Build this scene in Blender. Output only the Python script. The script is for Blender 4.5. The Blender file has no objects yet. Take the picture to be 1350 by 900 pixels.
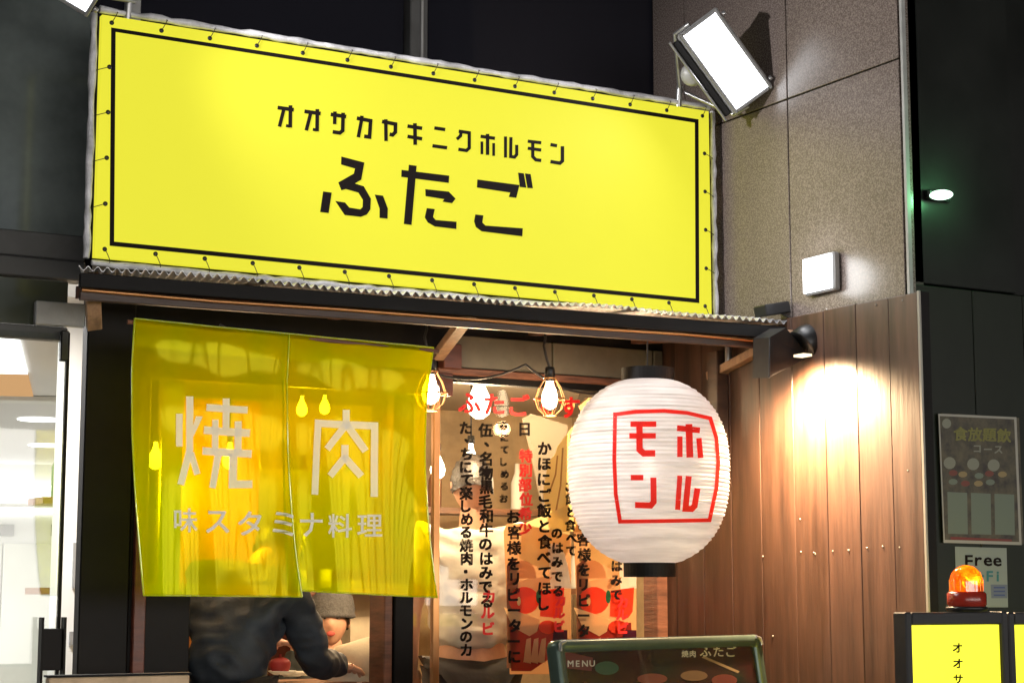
import bpy, bmesh, math, random
from mathutils import Vector, Matrix
from mathutils import noise as fold
from mathutils.geometry import tessellate_polygon
random.seed(7)
R = math.radians
SC = bpy.context.scene
COL = SC.collection

# ------------------------------------------------------------------ camera
CAM = Vector((0.0, -5.4, 1.35))
FPX, PITCH = 2431.0, R(7.8)
HV = Vector((math.cos(R(60)), math.sin(R(60)), 0))
RV = Vector((HV.y, -HV.x, 0))
FV = HV*math.cos(PITCH) + Vector((0, 0, math.sin(PITCH)))
UV = -HV*math.sin(PITCH) + Vector((0, 0, math.cos(PITCH)))
cd = bpy.data.cameras.new('camera'); cam = bpy.data.objects.new('camera', cd); COL.objects.link(cam)
cd.sensor_width = 36; cd.lens = FPX/1350*36; cd.clip_start = .05; cd.clip_end = 500
cam.matrix_world = Matrix.Translation(CAM) @ Matrix((RV, UV, -FV)).transposed().to_4x4()
SC.camera = cam

# ------------------------------------------------------------------ world, view
w = bpy.data.worlds.new('World'); SC.world = w; w.use_nodes = True
wn = w.node_tree.nodes; bg = wn['Background']
bg.inputs[0].default_value = (.010, .010, .016, 1); bg.inputs[1].default_value = 1.0
SC.view_settings.view_transform = 'Standard'; SC.view_settings.look = 'None'
SC.view_settings.exposure = 0; SC.view_settings.gamma = 1
SC.cycles.max_bounces = 8; SC.cycles.transparent_max_bounces = 16
SC.cycles.caustics_reflective = False; SC.cycles.caustics_refractive = False
SC.cycles.sample_clamp_indirect = 4
SC.cycles.use_denoising = True

def ray(px, py):
    return FV + RV*((px-675)/FPX) + UV*((450-py)/FPX)
def atY(px, py, Y):
    d = ray(px, py); return CAM + d*((Y-CAM.y)/d.y)
def atX(px, py, X):
    d = ray(px, py); return CAM + d*((X-CAM.x)/d.x)

# ------------------------------------------------------------------ helpers
WPOS = {}
def wp(o): return WPOS.get(o.name, Vector((0, 0, 0))) if o else Vector((0, 0, 0))
def tag(o, label=None, cat=None, group=None, kind=None, category=None):
    cat = cat or category
    for k, v in (('label', label), ('category', cat), ('group', group), ('kind', kind)):
        if v: o[k] = v
    return o
def thing(name, label, cat, loc, group=None):
    o = bpy.data.objects.new(name, None); COL.objects.link(o); o.empty_display_size = .1
    o.location = loc; WPOS[o.name] = Vector(loc)
    return tag(o, label, cat, group)

class G:
    """collects shapes in world coordinates and links them as one mesh"""
    def __init__(s): s.v = []; s.f = []; s.sm = []
    def add(s, vs, fs, smooth=False):
        b = len(s.v); s.v += [Vector(v) for v in vs]
        s.f += [tuple(i+b for i in f) for f in fs]; s.sm += [smooth]*len(fs); return s
    def box(s, lo, hi, M=None, bev=0):
        lo = Vector(lo); hi = Vector(hi)
        lo, hi = Vector(map(min, lo, hi)), Vector(map(max, lo, hi))
        bm = bmesh.new(); bmesh.ops.create_cube(bm, size=1)
        for v in bm.verts: v.co = Vector(((lo[i]+hi[i])/2+v.co[i]*(hi[i]-lo[i]) for i in range(3)))
        if bev: bmesh.ops.bevel(bm, geom=bm.edges[:], offset=bev, segments=1, affect='EDGES')
        bm.verts.ensure_lookup_table(); bm.verts.index_update()
        s.add([(M @ v.co if M else v.co.copy()) for v in bm.verts], [[v.index for v in f.verts] for f in bm.faces]); bm.free(); return s
    def tube(s, pts, r, n=10, cap=True):
        pts = [Vector(p) for p in pts]; rs = r if isinstance(r, (list, tuple)) else [r]*len(pts)
        rings = []; prev = None
        for i, p in enumerate(pts):
            t = (pts[min(i+1, len(pts)-1)]-pts[max(i-1, 0)]).normalized()
            a = prev - t*prev.dot(t) if prev is not None else t.orthogonal()
            if a.length < 1e-6: a = t.orthogonal()
            a.normalize(); prev = a; b = t.cross(a)
            rings.append([p + (a*math.cos(2*math.pi*k/n)+b*math.sin(2*math.pi*k/n))*rs[i] for k in range(n)])
        vs = [v for rg in rings for v in rg]
        fs = [(i*n+k, i*n+(k+1) % n, (i+1)*n+(k+1) % n, (i+1)*n+k) for i in range(len(pts)-1) for k in range(n)]
        s.add(vs, fs, True)
        if cap: s.add([v for v in rings[0]], [tuple(range(n))[::-1]]); s.add([v for v in rings[-1]], [tuple(range(n))])
        return s
    def lathe(s, prof, c, n=24, M=None, smooth=True):
        c = Vector(c); vs = []
        for r_, z in prof:
            for k in range(n):
                p = Vector((r_*math.cos(2*math.pi*k/n), r_*math.sin(2*math.pi*k/n), z))
                vs.append(c + (M @ p if M else p))
        m = len(prof)
        fs = [(i*n+k, i*n+(k+1) % n, (i+1)*n+(k+1) % n, (i+1)*n+k) for i in range(m-1) for k in range(n)]
        s.add(vs, fs, smooth); return s
    def ball(s, c, r, n=16, M=None):
        r = Vector(r) if not isinstance(r, (int, float)) else Vector((r, r, r))
        pr = []; c = Vector(c); vs = []; fs = []; m = n//2
        for i in range(m+1):
            th = math.pi*i/m
            for k in range(n):
                p = Vector((r.x*math.sin(th)*math.cos(2*math.pi*k/n), r.y*math.sin(th)*math.sin(2*math.pi*k/n), r.z*math.cos(th)))
                vs.append(c + (M @ p if M else p))
        fs = [(i*n+k, (i+1)*n+k, (i+1)*n+(k+1) % n, i*n+(k+1) % n) for i in range(m) for k in range(n)]
        return s.add(vs, fs, True)
    def build(s, name, mat, parent=None, **kw):
        lo = Vector((min(v[i] for v in s.v) for i in range(3))); hi = Vector((max(v[i] for v in s.v) for i in range(3)))
        c = (lo+hi)/2
        if parent is None: c.z = lo.z
        me = bpy.data.meshes.new(name); me.from_pydata([v-c for v in s.v], [], s.f)
        me.polygons.foreach_set('use_smooth', s.sm); me.materials.append(mat); me.update()
        o = bpy.data.objects.new(name, me); COL.objects.link(o); o.parent = parent
        o.location = c - wp(parent); WPOS[o.name] = c
        return tag(o, **kw)
def copy_tree(o, parent=None):
    c = o.copy(); COL.objects.link(c); c.parent = parent
    for ch in list(o.children): copy_tree(ch, c)
    return c
def B(name, lo, hi, mat, parent=None, bev=0, **kw): return G().box(lo, hi, None, bev).build(name, mat, parent, **kw)
def basis(o, x, y, z):
    M = Matrix((Vector(x), Vector(y), Vector(z))).transposed().to_4x4(); return Matrix.Translation(Vector(o)) @ M

# ------------------------------------------------------------------ materials
def mat(name, col, rough=.6, metal=0, var=0, scale=8, stretch=(1, 1, 1), bump=0, bscale=None, spec=.5, emit=None, es=0, col2=None, coat=0, detail=6, lo=.35, hi=.65):
    m = bpy.data.materials.new(name); m.use_nodes = True; nt = m.node_tree; N = nt.nodes; L = nt.links
    p = N['Principled BSDF']; p.inputs['Base Color'].default_value = (*col, 1)
    p.inputs['Roughness'].default_value = rough; p.inputs['Metallic'].default_value = metal
    p.inputs['Specular IOR Level'].default_value = spec; p.inputs['Coat Weight'].default_value = coat
    if emit: p.inputs['Emission Color'].default_value = (*emit, 1); p.inputs['Emission Strength'].default_value = es
    if var or bump or col2:
        tc = N.new('ShaderNodeTexCoord'); mp = N.new('ShaderNodeMapping'); oi = N.new('ShaderNodeObjectInfo')
        ad = N.new('ShaderNodeVectorMath'); ad.operation = 'ADD'; mul = N.new('ShaderNodeVectorMath'); mul.operation = 'SCALE'
        mul.inputs[3].default_value = 13.7
        cb = N.new('ShaderNodeCombineXYZ')
        for i in range(3): L.new(oi.outputs['Random'], cb.inputs[i])
        L.new(cb.outputs[0], mul.inputs[0]); L.new(tc.outputs['Object'], ad.inputs[0]); L.new(mul.outputs[0], ad.inputs[1])
        L.new(ad.outputs[0], mp.inputs[0]); mp.inputs['Scale'].default_value = stretch
        nz = N.new('ShaderNodeTexNoise'); nz.inputs['Scale'].default_value = scale; nz.inputs['Detail'].default_value = detail
        nz.inputs['Roughness'].default_value = .65; L.new(mp.outputs[0], nz.inputs['Vector'])
        cr = N.new('ShaderNodeValToRGB'); cr.color_ramp.elements[0].position = lo; cr.color_ramp.elements[1].position = hi
        c2 = col2 or tuple(c*(1-var) for c in col); c1 = tuple(min(1, c*(1+var*.5)) for c in col)
        cr.color_ramp.elements[0].color = (*c2, 1); cr.color_ramp.elements[1].color = (*c1, 1)
        L.new(nz.outputs['Fac'], cr.inputs[0]); L.new(cr.outputs[0], p.inputs['Base Color'])
        if bump:
            n2 = N.new('ShaderNodeTexNoise'); n2.inputs['Scale'].default_value = bscale or scale*2; n2.inputs['Detail'].default_value = 5
            L.new(mp.outputs[0], n2.inputs['Vector'])
            bp = N.new('ShaderNodeBump'); bp.inputs['Strength'].default_value = bump; bp.inputs['Distance'].default_value = .01
            L.new(n2.outputs['Fac'], bp.inputs['Height']); L.new(bp.outputs[0], p.inputs['Normal'])
            rr = N.new('ShaderNodeMapRange'); rr.inputs[3].default_value = max(0, rough-.1); rr.inputs[4].default_value = min(1, rough+.12)
            L.new(nz.outputs['Fac'], rr.inputs[0]); L.new(rr.outputs[0], p.inputs['Roughness'])
    return m
def emit(name, col, s):
    m = bpy.data.materials.new(name); m.use_nodes = True; nt = m.node_tree; nt.nodes.clear()
    e = nt.nodes.new('ShaderNodeEmission'); e.inputs[0].default_value = (*col, 1); e.inputs[1].default_value = s
    o = nt.nodes.new('ShaderNodeOutputMaterial'); nt.links.new(e.outputs[0], o.inputs[0]); return m
def glass(name, tint=(1, 1, 1), refl=.06, rough=.02):
    m = bpy.data.materials.new(name); m.use_nodes = True; nt = m.node_tree; nt.nodes.clear(); N = nt.nodes; L = nt.links
    t = N.new('ShaderNodeBsdfTransparent'); t.inputs[0].default_value = (*tint, 1)
    g = N.new('ShaderNodeBsdfGlossy'); g.inputs['Roughness'].default_value = rough
    mx = N.new('ShaderNodeMixShader'); mx.inputs[0].default_value = refl
    o = N.new('ShaderNodeOutputMaterial'); L.new(t.outputs[0], mx.inputs[1]); L.new(g.outputs[0], mx.inputs[2]); L.new(mx.outputs[0], o.inputs[0]); return m
def sheet_mat(name, col, transp, tcol, glossy=.08, grough=.12, transl=.5, bump=0, bscale=12, gcol=(1, 1, 1), mottle=0, tone2=None):
    """thin film or paper: part clear, part translucent, part diffuse, thin gloss"""
    m = bpy.data.materials.new(name); m.use_nodes = True; nt = m.node_tree; nt.nodes.clear(); N = nt.nodes; L = nt.links
    t = N.new('ShaderNodeBsdfTransparent'); t.inputs[0].default_value = (*tcol, 1)
    d = N.new('ShaderNodeBsdfDiffuse'); d.inputs[0].default_value = (*col, 1)
    s = N.new('ShaderNodeBsdfTranslucent'); s.inputs[0].default_value = (*col, 1)
    m1 = N.new('ShaderNodeMixShader'); m1.inputs[0].default_value = transl; L.new(d.outputs[0], m1.inputs[1]); L.new(s.outputs[0], m1.inputs[2])
    m2 = N.new('ShaderNodeMixShader'); m2.inputs[0].default_value = transp; L.new(m1.outputs[0], m2.inputs[1]); L.new(t.outputs[0], m2.inputs[2])
    g = N.new('ShaderNodeBsdfGlossy'); g.inputs['Roughness'].default_value = grough; g.inputs[0].default_value = (*gcol, 1)
    m3 = N.new('ShaderNodeMixShader'); m3.inputs[0].default_value = glossy; L.new(m2.outputs[0], m3.inputs[1]); L.new(g.outputs[0], m3.inputs[2])
    o = N.new('ShaderNodeOutputMaterial'); L.new(m3.outputs[0], o.inputs[0])
    if tone2:
        tc = N.new('ShaderNodeTexCoord'); nz = N.new('ShaderNodeTexNoise'); nz.inputs['Scale'].default_value = 2.6; nz.inputs['Detail'].default_value = 3
        L.new(tc.outputs['Object'], nz.inputs[0]); mr = N.new('ShaderNodeMapRange'); mr.inputs[1].default_value = .42; mr.inputs[2].default_value = .66
        L.new(nz.outputs['Fac'], mr.inputs[0])
        for tgt, c in ((d, col), (s, col), (t, tcol)):
            mc = N.new('ShaderNodeMix'); mc.data_type = 'RGBA'; mc.inputs[6].default_value = (*c, 1); mc.inputs[7].default_value = (*tone2, 1)
            L.new(mr.outputs[0], mc.inputs[0]); L.new(mc.outputs[2], tgt.inputs[0])
    if mottle:
        tc = N.new('ShaderNodeTexCoord'); mp = N.new('ShaderNodeMapping'); mp.inputs['Scale'].default_value = (3, 3, 26)
        nz = N.new('ShaderNodeTexNoise'); nz.inputs['Scale'].default_value = 1.6; nz.inputs['Detail'].default_value = 6
        cr = N.new('ShaderNodeValToRGB'); cr.color_ramp.elements[0].position = .38; cr.color_ramp.elements[1].position = .60
        cr.color_ramp.elements[0].color = (*[c*(1-mottle) for c in col], 1); cr.color_ramp.elements[1].color = (*col, 1)
        L.new(tc.outputs['Object'], mp.inputs[0]); L.new(mp.outputs[0], nz.inputs[0]); L.new(nz.outputs['Fac'], cr.inputs[0])
        for x in (d, s): L.new(cr.outputs[0], x.inputs[0])
    if bump:
        tc = N.new('ShaderNodeTexCoord'); nz = N.new('ShaderNodeTexNoise'); nz.inputs['Scale'].default_value = bscale; nz.inputs['Detail'].default_value = 4
        mp = N.new('ShaderNodeMapping'); mp.inputs['Scale'].default_value = (1.6, 1, .5); L.new(tc.outputs['Object'], mp.inputs[0]); L.new(mp.outputs[0], nz.inputs[0])
        b = N.new('ShaderNodeBump'); b.inputs['Strength'].default_value = bump; b.inputs['Distance'].default_value = .02
        L.new(nz.outputs['Fac'], b.inputs['Height'])
        for x in (g, d): L.new(b.outputs[0], x.inputs['Normal'])
    return m

M = {}
M['black'] = mat('black_paint', (.0045, .0035, .0035), .6, var=.4, scale=5, spec=.2)
M['ink'] = mat('black_ink', (.006, .003, .003), .7, spec=.15)
M['red'] = mat('red_ink', (.70, .012, .012), .55)
M['white'] = mat('white_vinyl', (.62, .62, .66), .35, var=.45, scale=9, bump=.8, bscale=14)
M['galv'] = mat('galvanised_steel', (.62, .62, .64), .35, metal=.5, var=.35, scale=30)
M['steel'] = mat('steel', (.42, .42, .43), .35, metal=.8, var=.2, scale=10)
M['darksteel'] = mat('dark_steel', (.012, .012, .013), .4, metal=.2, var=.4, scale=14)
M['signyellow'] = mat('glow_painted_vinyl', (.16, .15, .006), .65, var=.06, scale=3, emit=(.90, .86, .046), es=.84, bump=.05, bscale=3, spec=.2)  # even floodlit look put into the vinyl as emission
M['boxyellow'] = mat('lightbox_yellow', (.8, .78, .03), .4, emit=(1, .97, .03), es=.85)
M['rust'] = mat('old_brown_wood', (.17, .065, .035), .55, var=.5, scale=6, stretch=(1, 1, 6), bump=.25)
M['darkwood'] = mat('dark_brown_batten', (.055, .028, .018), .5, var=.4, scale=6, stretch=(1, 1, 6), bump=.2)
M['bracewood'] = mat('pale_brace_wood', (.32, .19, .11), .55, var=.4, scale=10, stretch=(3, 3, 1), bump=.2)
M['redbrown'] = mat('red_brown_frame', (.11, .030, .016), .45, var=.4, scale=6, stretch=(1, 1, 5), bump=.15)
M['plank'] = mat('stained_plank', (.064, .030, .018), .46, var=.5, scale=3.2, stretch=(6, 6, .5), bump=.14, bscale=9, coat=.05)
M['stone'] = mat('polished_granite', (.170, .136, .122), .26, var=.5, scale=190, bump=.03, bscale=200, detail=3, lo=.38, hi=.66)
M['joint'] = mat('joint_mortar', (.04, .033, .03), .9)
M['darkglass'] = mat('dark_glass', (.014, .014, .02), .06, spec=.35)
M['facade'] = mat('dark_metal_panel', (.009, .010, .009), .35, spec=.2, var=.3, scale=3, bump=.03)
M['facade2'] = mat('olive_metal_panel', (.010, .013, .009), .4, spec=.2, var=.25, scale=3, bump=.03)
M['transom'] = mat('olive_board', (.13, .11, .075), .6, var=.3, scale=4, bump=.1)
M['lobby'] = mat('white_wall', (.72, .72, .70), .5)
M['lobbyceil'] = mat('lobby_ceiling', (.68, .67, .68), .6)
M['lift'] = mat('brushed_lift_door', (.50, .50, .46), .35, metal=.3, var=.1, scale=2)
M['floor'] = mat('floor_tile', (.35, .32, .27), .3, var=.2, scale=4)
M['grey'] = mat('grey_metal', (.065, .065, .067), .6, var=.3, scale=5)
M['greylight'] = mat('pale_grey_metal', (.3, .3, .3), .4, var=.2, scale=8)
M['asphalt'] = mat('asphalt', (.05, .05, .052), .8, var=.4, scale=60, bump=.3)
M['paving'] = mat('paving', (.22, .21, .2), .75, var=.3, scale=20, bump=.2)
M['glass'] = glass('clear_glass', (.97, .98, .97), .02)
M['doorglass'] = glass('door_glass', (.95, .97, .96), .03)
M['bulb'] = emit('lit_bulb', (1, .80, .50), 22)
M['bulbin'] = emit('lit_bulb_inside', (1, .84, .58), 14)
M['bulbglass'] = glass('bulb_glass', (1, .95, .85), .08)
M['cage'] = mat('copper_wire', (.55, .26, .10), .3, metal=.7)
M['floodface'] = emit('floodlight_lens', (.93, .96, 1), 6)
M['cool'] = emit('ceiling_light', (1, .99, .97), 3.5)
M['warmcove'] = emit('warm_coffer', (1, .55, .25), .75)
M['green'] = emit('green_reflection', (.65, 1, .75), 3)
M['film'] = sheet_mat('yellow_film', (.84, .76, .0), .60, (1, .88, .01), .022, .08, .60, bump=.04, bscale=2.2, gcol=(1, .95, .05), tone2=(.66, .80, .0))
M['filmedge'] = sheet_mat('yellow_film_hem', (.70, .82, .0), .25, (.9, .85, .04), .12, .15, .5, bump=.3)
M['filmletter'] = sheet_mat('white_film_lettering', (.97, .96, .92), .0, (1, 1, 1), .0, .3, .30)
M['paper'] = sheet_mat('lantern_paper', (.84, .81, .80), .035, (1, .95, .9), .03, .35, .5, mottle=.22)
M['amber'] = mat('amber_lens', (.9, .22, .01), .12, spec=.7, emit=(1, .23, .01), es=.55)
M['amberhot'] = emit('amber_bulb', (1, .6, .12), 12)
M['redbase'] = mat('red_plastic', (.25, .02, .01), .25)
M['menuframe'] = mat('grey_green_metal', (.075, .11, .09), .3, metal=.4, var=.2, scale=8)
M['menu'] = mat('menu_print', (.028, .008, .008), .25, var=.7, scale=7, col2=(.012, .02, .016))
M['cord'] = mat('black_cord', (.02, .016, .014), .5)
M['shopwall'] = mat('warm_plaster', (.52, .39, .23), .7, var=.35, scale=3, bump=.1)
M['shopceil'] = mat('shop_ceiling', (.35, .3, .24), .8)
M['counter'] = mat('counter_wood', (.22, .10, .05), .4, var=.4, scale=5, stretch=(.8, 6, 6))
M['skin'] = mat('skin', (.62, .34, .22), .5, var=.12, scale=20)
M['hair'] = mat('hair', (.015, .011, .009), .45, bump=.5, bscale=80)
M['tshirt'] = mat('white_cotton', (.78, .75, .66), .8, var=.08, scale=20, bump=.5, bscale=8)
M['coat'] = mat('navy_coat', (.020, .027, .038), .65, var=.4, scale=9, bump=.9, bscale=7)
M['trousers'] = mat('dark_trousers', (.025, .022, .024), .8, var=.3, scale=12, bump=.4)
M['hat'] = mat('grey_knit', (.10, .10, .10), .9, var=.35, scale=60, bump=.6)
M['blacktop'] = mat('black_top', (.02, .025, .024), .8, bump=.4, bscale=9)
M['canvas'] = mat('cream_canvas', (.66, .58, .42), .8, var=.12, scale=9, bump=.7, bscale=7)
M['poster'] = mat('poster_print', (.05, .042, .022), .5, var=.8, scale=22, col2=(.014, .010, .007), bump=0)
M['postergrey'] = mat('poster_grey_panel', (.10, .125, .095), .5)
M['posteryellow'] = mat('poster_yellow_ink', (.13, .125, .02), .5)
M['posterpale'] = mat('poster_pale_ink', (.15, .155, .12), .5)
M['edge'] = mat('pale_edge', (.26, .25, .22), .4)
M['blue'] = mat('blue_ink', (.03, .05, .16), .5)
M['teal'] = mat('teal_ink', (.01, .12, .13), .5)

def printcol(name, c): 
    if name not in M: M[name] = sheet_mat(name, c, 0, (1, 1, 1), .01, .4, .6) if name.startswith('p_') else mat(name, c, .6)
    return M[name]

# ------------------------------------------------------------------ ground, street
B('pavement', (-14, -3.4, -.12), (16, .2, 0), M['paving'], kind='structure')
B('road', (-60, -60, -.3), (60, 40, -.24), M['asphalt'], kind='structure')
# the far side of the street, out of view; its glowing windows are added as front light
opp = thing('unseen_row', 'dark building row across the street behind the viewer, with glowing panes added as front light', 'building', (0, -17, 0))
B('wall', (-16, -21, -.2), (20, -17, 11), M['grey'], opp)
lit = emit('added_fill_window', (1, .95, .88), 9.5)  # strength set to light the curtain and its lettering from the front
lit2 = emit('added_upper_glow', (.8, .9, 1), 1.2)
for i in range(9):
    x = -13 + i*3.4
    f = B('unseen_window_frame', (x-.08, -17.0, .4), (x+2.9, -16.94, 3.5), M['darksteel'], opp)
    B('window_pane', (x, -16.93, .5), (x+2.8, -16.91, 3.4), lit, f)  # glowing pane added as front light
    if i % 3 != 1:
        f = B('unseen_window_frame', (x+.3, -17.0, 5), (x+2.2, -16.95, 6.6), M['darksteel'], opp)
        B('window_pane', (x+.4, -16.94, 5.1), (x+2.1, -16.92, 6.5), lit2 if i % 2 else M['darkglass'], f)  # every other pane carries the added upper glow

# ------------------------------------------------------------------ text / stroke tools
def polys_from_stroke(pts, wd):
    """mitred thick polyline -> list of quads (2-D)"""
    P = [Vector(p) for p in pts]; n = len(P); Lf = []; Rt = []
    for i in range(n):
        if i == 0: t = (P[1]-P[0]).normalized(); nn = Vector((-t.y, t.x)); k = 1
        elif i == n-1: t = (P[-1]-P[-2]).normalized(); nn = Vector((-t.y, t.x)); k = 1
        else:
            t1 = (P[i]-P[i-1]).normalized(); t2 = (P[i+1]-P[i]).normalized()
            n1 = Vector((-t1.y, t1.x)); n2 = Vector((-t2.y, t2.x)); nn = (n1+n2).normalized(); k = min(1.6, 1/max(.4, nn.dot(n1)))
        Lf.append(P[i]+nn*wd/2*k); Rt.append(P[i]-nn*wd/2*k)
    return [[Lf[i], Lf[i+1], Rt[i+1], Rt[i]] for i in range(n-1)]
def print_mesh(name, shapes, mapf, matl, parent, maxlen=None, layer=.0003, **kw):
    """shapes: list of lists of 2-D polygons (one list per stroke); mapf(x, y, k) -> world point"""
    g = G()
    for k, sh in enumerate(shapes):
        for poly in sh:
            bm = bmesh.new(); vs = [bm.verts.new((p[0], p[1], 0)) for p in poly]
            for tri in tessellate_polygon([[Vector((p[0], p[1], 0)) for p in poly]]): bm.faces.new([vs[i] for i in tri])
            if maxlen:
                for _ in range(5):
                    es = [e for e in bm.edges if e.calc_length() > maxlen]
                    if not es: break
                    bmesh.ops.subdivide_edges(bm, edges=es, cuts=1)
                    bmesh.ops.triangulate(bm, faces=[f for f in bm.faces if len(f.verts) > 3])
            bm.verts.index_update()
            g.add([mapf(v.co.x, v.co.y, (k % 4)*layer) for v in bm.verts], [[v.index for v in f.verts] for f in bm.faces]); bm.free()
    return g.build(name, matl, parent, **kw)
def stk(ox, oy, s, strokes):
    return [polys_from_stroke([(ox+x/s, oy+y/s) for x, y in pts], wd/s) for wd, pts in strokes]
def pol(ox, oy, s, polys): return [[[(ox+x/s, oy+y/s) for x, y in p]] for p in polys]

FONTCACHE = {}
def glyph(ch):
    if ch in FONTCACHE: return FONTCACHE[ch]
    cu = bpy.data.curves.new('t', 'FONT'); cu.body = ch; cu.size = 1; cu.resolution_u = 2
    o = bpy.data.objects.new('t', cu); COL.objects.link(o)
    me = bpy.data.meshes.new_from_object(o.evaluated_get(bpy.context.evaluated_depsgraph_get()))
    bpy.data.objects.remove(o)
    vs = [(v.co.x, v.co.y) for v in me.vertices]; fs = [tuple(p.vertices) for p in me.polygons]
    if vs:
        x0 = min(v[0] for v in vs); x1 = max(v[0] for v in vs); y0 = min(v[1] for v in vs); y1 = max(v[1] for v in vs)
    else: x0 = x1 = y0 = y1 = 0
    FONTCACHE[ch] = (vs, fs, (x0, x1, y0, y1)); bpy.data.meshes.remove(me); return FONTCACHE[ch]
def put_char(g, ch, cx, cy, sz, mapf, fit=False, bold=0, wx=1):
    vs, fs, (x0, x1, y0, y1) = glyph(ch)
    if not vs: return
    s = sz/max(x1-x0, y1-y0) if fit else sz/.95
    mx, my = ((x0+x1)/2, (y0+y1)/2)
    for dx, dy in ([(0, 0)] if not bold else [(0, 0), (bold, 0), (0, bold), (bold, bold)]):
        g.add([mapf(cx+(x-mx)*s*wx+dx, cy-(y-my)*s+dy, (dx+dy)*.0002) for x, y in vs], fs)

# ================================================================== SIGN
def onS(off): return lambda x, y, k: atY(x, y, -off-k)
sign = thing('signboard', 'long yellow signboard, floodlit look put in as glow, with black frame line and lettering above the corrugated awning', 'signboard', atY(530, 380, 0))
TL, TR, BL, BR = (Vector((1.65, 0, 3.125)), Vector((3.965, 0, 3.125)), Vector((1.65, 0, 2.357)), Vector((3.965, 0, 2.357)))
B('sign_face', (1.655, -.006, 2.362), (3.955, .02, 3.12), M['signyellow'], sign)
B('back_panel', (1.66, .022, 2.365), (3.95, .05, 3.115), M['grey'], sign)
def wob(a, b, n, amp, r):
    pts = []
    for i in range(n+1):
        t = i/n; p = a.lerp(b, t); pts.append(p + Vector((random.uniform(-1, 1), random.uniform(-1, 1), random.uniform(-1, 1)))*amp)
    return pts, [r*random.uniform(.75, 1.2) for _ in pts]
for a, b, n in ((TL, TR, 70), (BL, BR, 70), (TL, BL, 24), (TR, BR, 24)):
    off = Vector((0, .008, 0)) + (Vector((0, 0, .015)) if a is TL and b is TR else Vector((0, 0, -.012)) if a is BL else Vector((-.016, 0, 0)) if a is TL else Vector((.018, 0, 0)))
    p, r_ = wob(a+off, b+off, n, .0017, .0108)
    G().tube(p, r_, 10).build('frame_wrap', M['white'], sign)
# frame line
bo = [(146.5, 36.5), (921, 157.5), (922, 399.5), (144.5, 324)]; bi = [(152.5, 42.5), (916, 162), (917, 393.5), (150.5, 318.5)]
for i in range(4):
    j = (i+1) % 4
    print_mesh('frame_line', [[[bo[i], bo[j], bi[j], bi[i]]]], onS(.0075), M['ink'], sign)
a_ = (350, 130, 5.0); b_ = (550, 160, 5.624); c_ = (340, 120, 3.0)
small = []
oo = [(25, [(80, 60), (187, 75)]), (25, [(165, 45), (163, 192)]), (24, [(121, 72), (92, 186)]), (20, [(135, 179), (160, 183)])]
letters = [
 stk(*a_, oo), stk(*a_, [(wd, [(x+177, y+25) for x, y in p]) for wd, p in oo]),
 stk(*a_, [(25, [(430, 105), (532, 120)]), (24, [(458, 86), (456, 170)]), (25, [(512, 94), (509, 212), (490, 227), (443, 220)])]),
 stk(*a_, [(25, [(602, 130), (693, 147), (686, 254), (650, 249)]), (24, [(636, 114), (632, 150), (612, 256)])]),
 stk(*a_, [(25, [(768, 152), (857, 169), (856, 222), (838, 240), (818, 236)]), (24, [(793, 137), (795, 281)])]),
 stk(*a_, [(24, [(936, 182), (1033, 197)]), (24, [(936, 250), (1033, 266)]), (25, [(985, 163), (987, 306)])]),
 stk(*b_, [(26, [(127, 50), (208, 62)]), (26, [(113, 182), (222, 197)])]),
 stk(*b_, [(25, [(308, 74), (386, 86), (386, 198), (366, 217), (305, 208)]), (24, [(325, 84), (322, 108), (294, 134)])]),
 stk(*b_, [(25, [(470, 112), (577, 127)]), (26, [(522, 94), (522, 250)]), (21, [(480, 150), (480, 245)]), (21, [(567, 162), (567, 257)])]),
 stk(*b_, [(23, [(655, 113), (655, 270)]), (24, [(695, 118), (693, 262), (722, 266), (738, 246), (738, 175)])]),
 stk(*b_, [(24, [(820, 148), (920, 160)]), (24, [(820, 200), (920, 214)]), (25, [(857, 150), (857, 262), (880, 286), (920, 291)])]),
 stk(*b_, [(25, [(988, 173), (1037, 182)]), (26, [(1077, 185), (1077, 294), (1058, 311), (988, 299)])]),
]
big = [
 pol(*a_, [[(500, 382), (652, 422), (632, 535), (590, 560), (648, 578), (695, 660), (692, 730), (668, 765), (628, 780), (522, 768), (460, 675), (525, 685), (552, 718), (625, 730), (640, 715), (642, 668), (612, 620), (530, 597), (500, 605), (480, 553), (582, 495), (590, 462), (498, 435)],
   [(380, 612), (437, 620), (417, 755), (360, 748)], [(720, 633), (775, 640), (807, 725), (805, 792), (752, 787), (752, 725)]]),
 pol(*c_, [[(568, 312), (757, 335), (755, 364), (567, 340)], [(597, 292), (628, 296), (608, 530), (577, 526)], [(662, 388), (755, 398), (782, 426), (768, 444), (730, 438), (737, 428), (663, 416)],
   [(668, 463), (700, 467), (693, 498), (703, 510), (786, 517), (785, 546), (700, 536), (672, 520), (660, 500)]]),
 pol(*c_, [[(868, 350), (1035, 372), (1022, 423), (992, 419), (998, 402), (866, 382)], [(1029, 323), (1052, 326), (1062, 383), (1036, 380)], [(1056, 326), (1079, 329), (1088, 385), (1066, 384)],
   [(860, 488), (892, 492), (888, 520), (900, 532), (1048, 543), (1046, 575), (885, 555), (862, 538), (855, 515)]]),
]
for l in letters: print_mesh('small_letter', l, onS(.0075), M['ink'], sign)
for l in big: print_mesh('large_letter', l, onS(.0075), M['ink'], sign)
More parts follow.
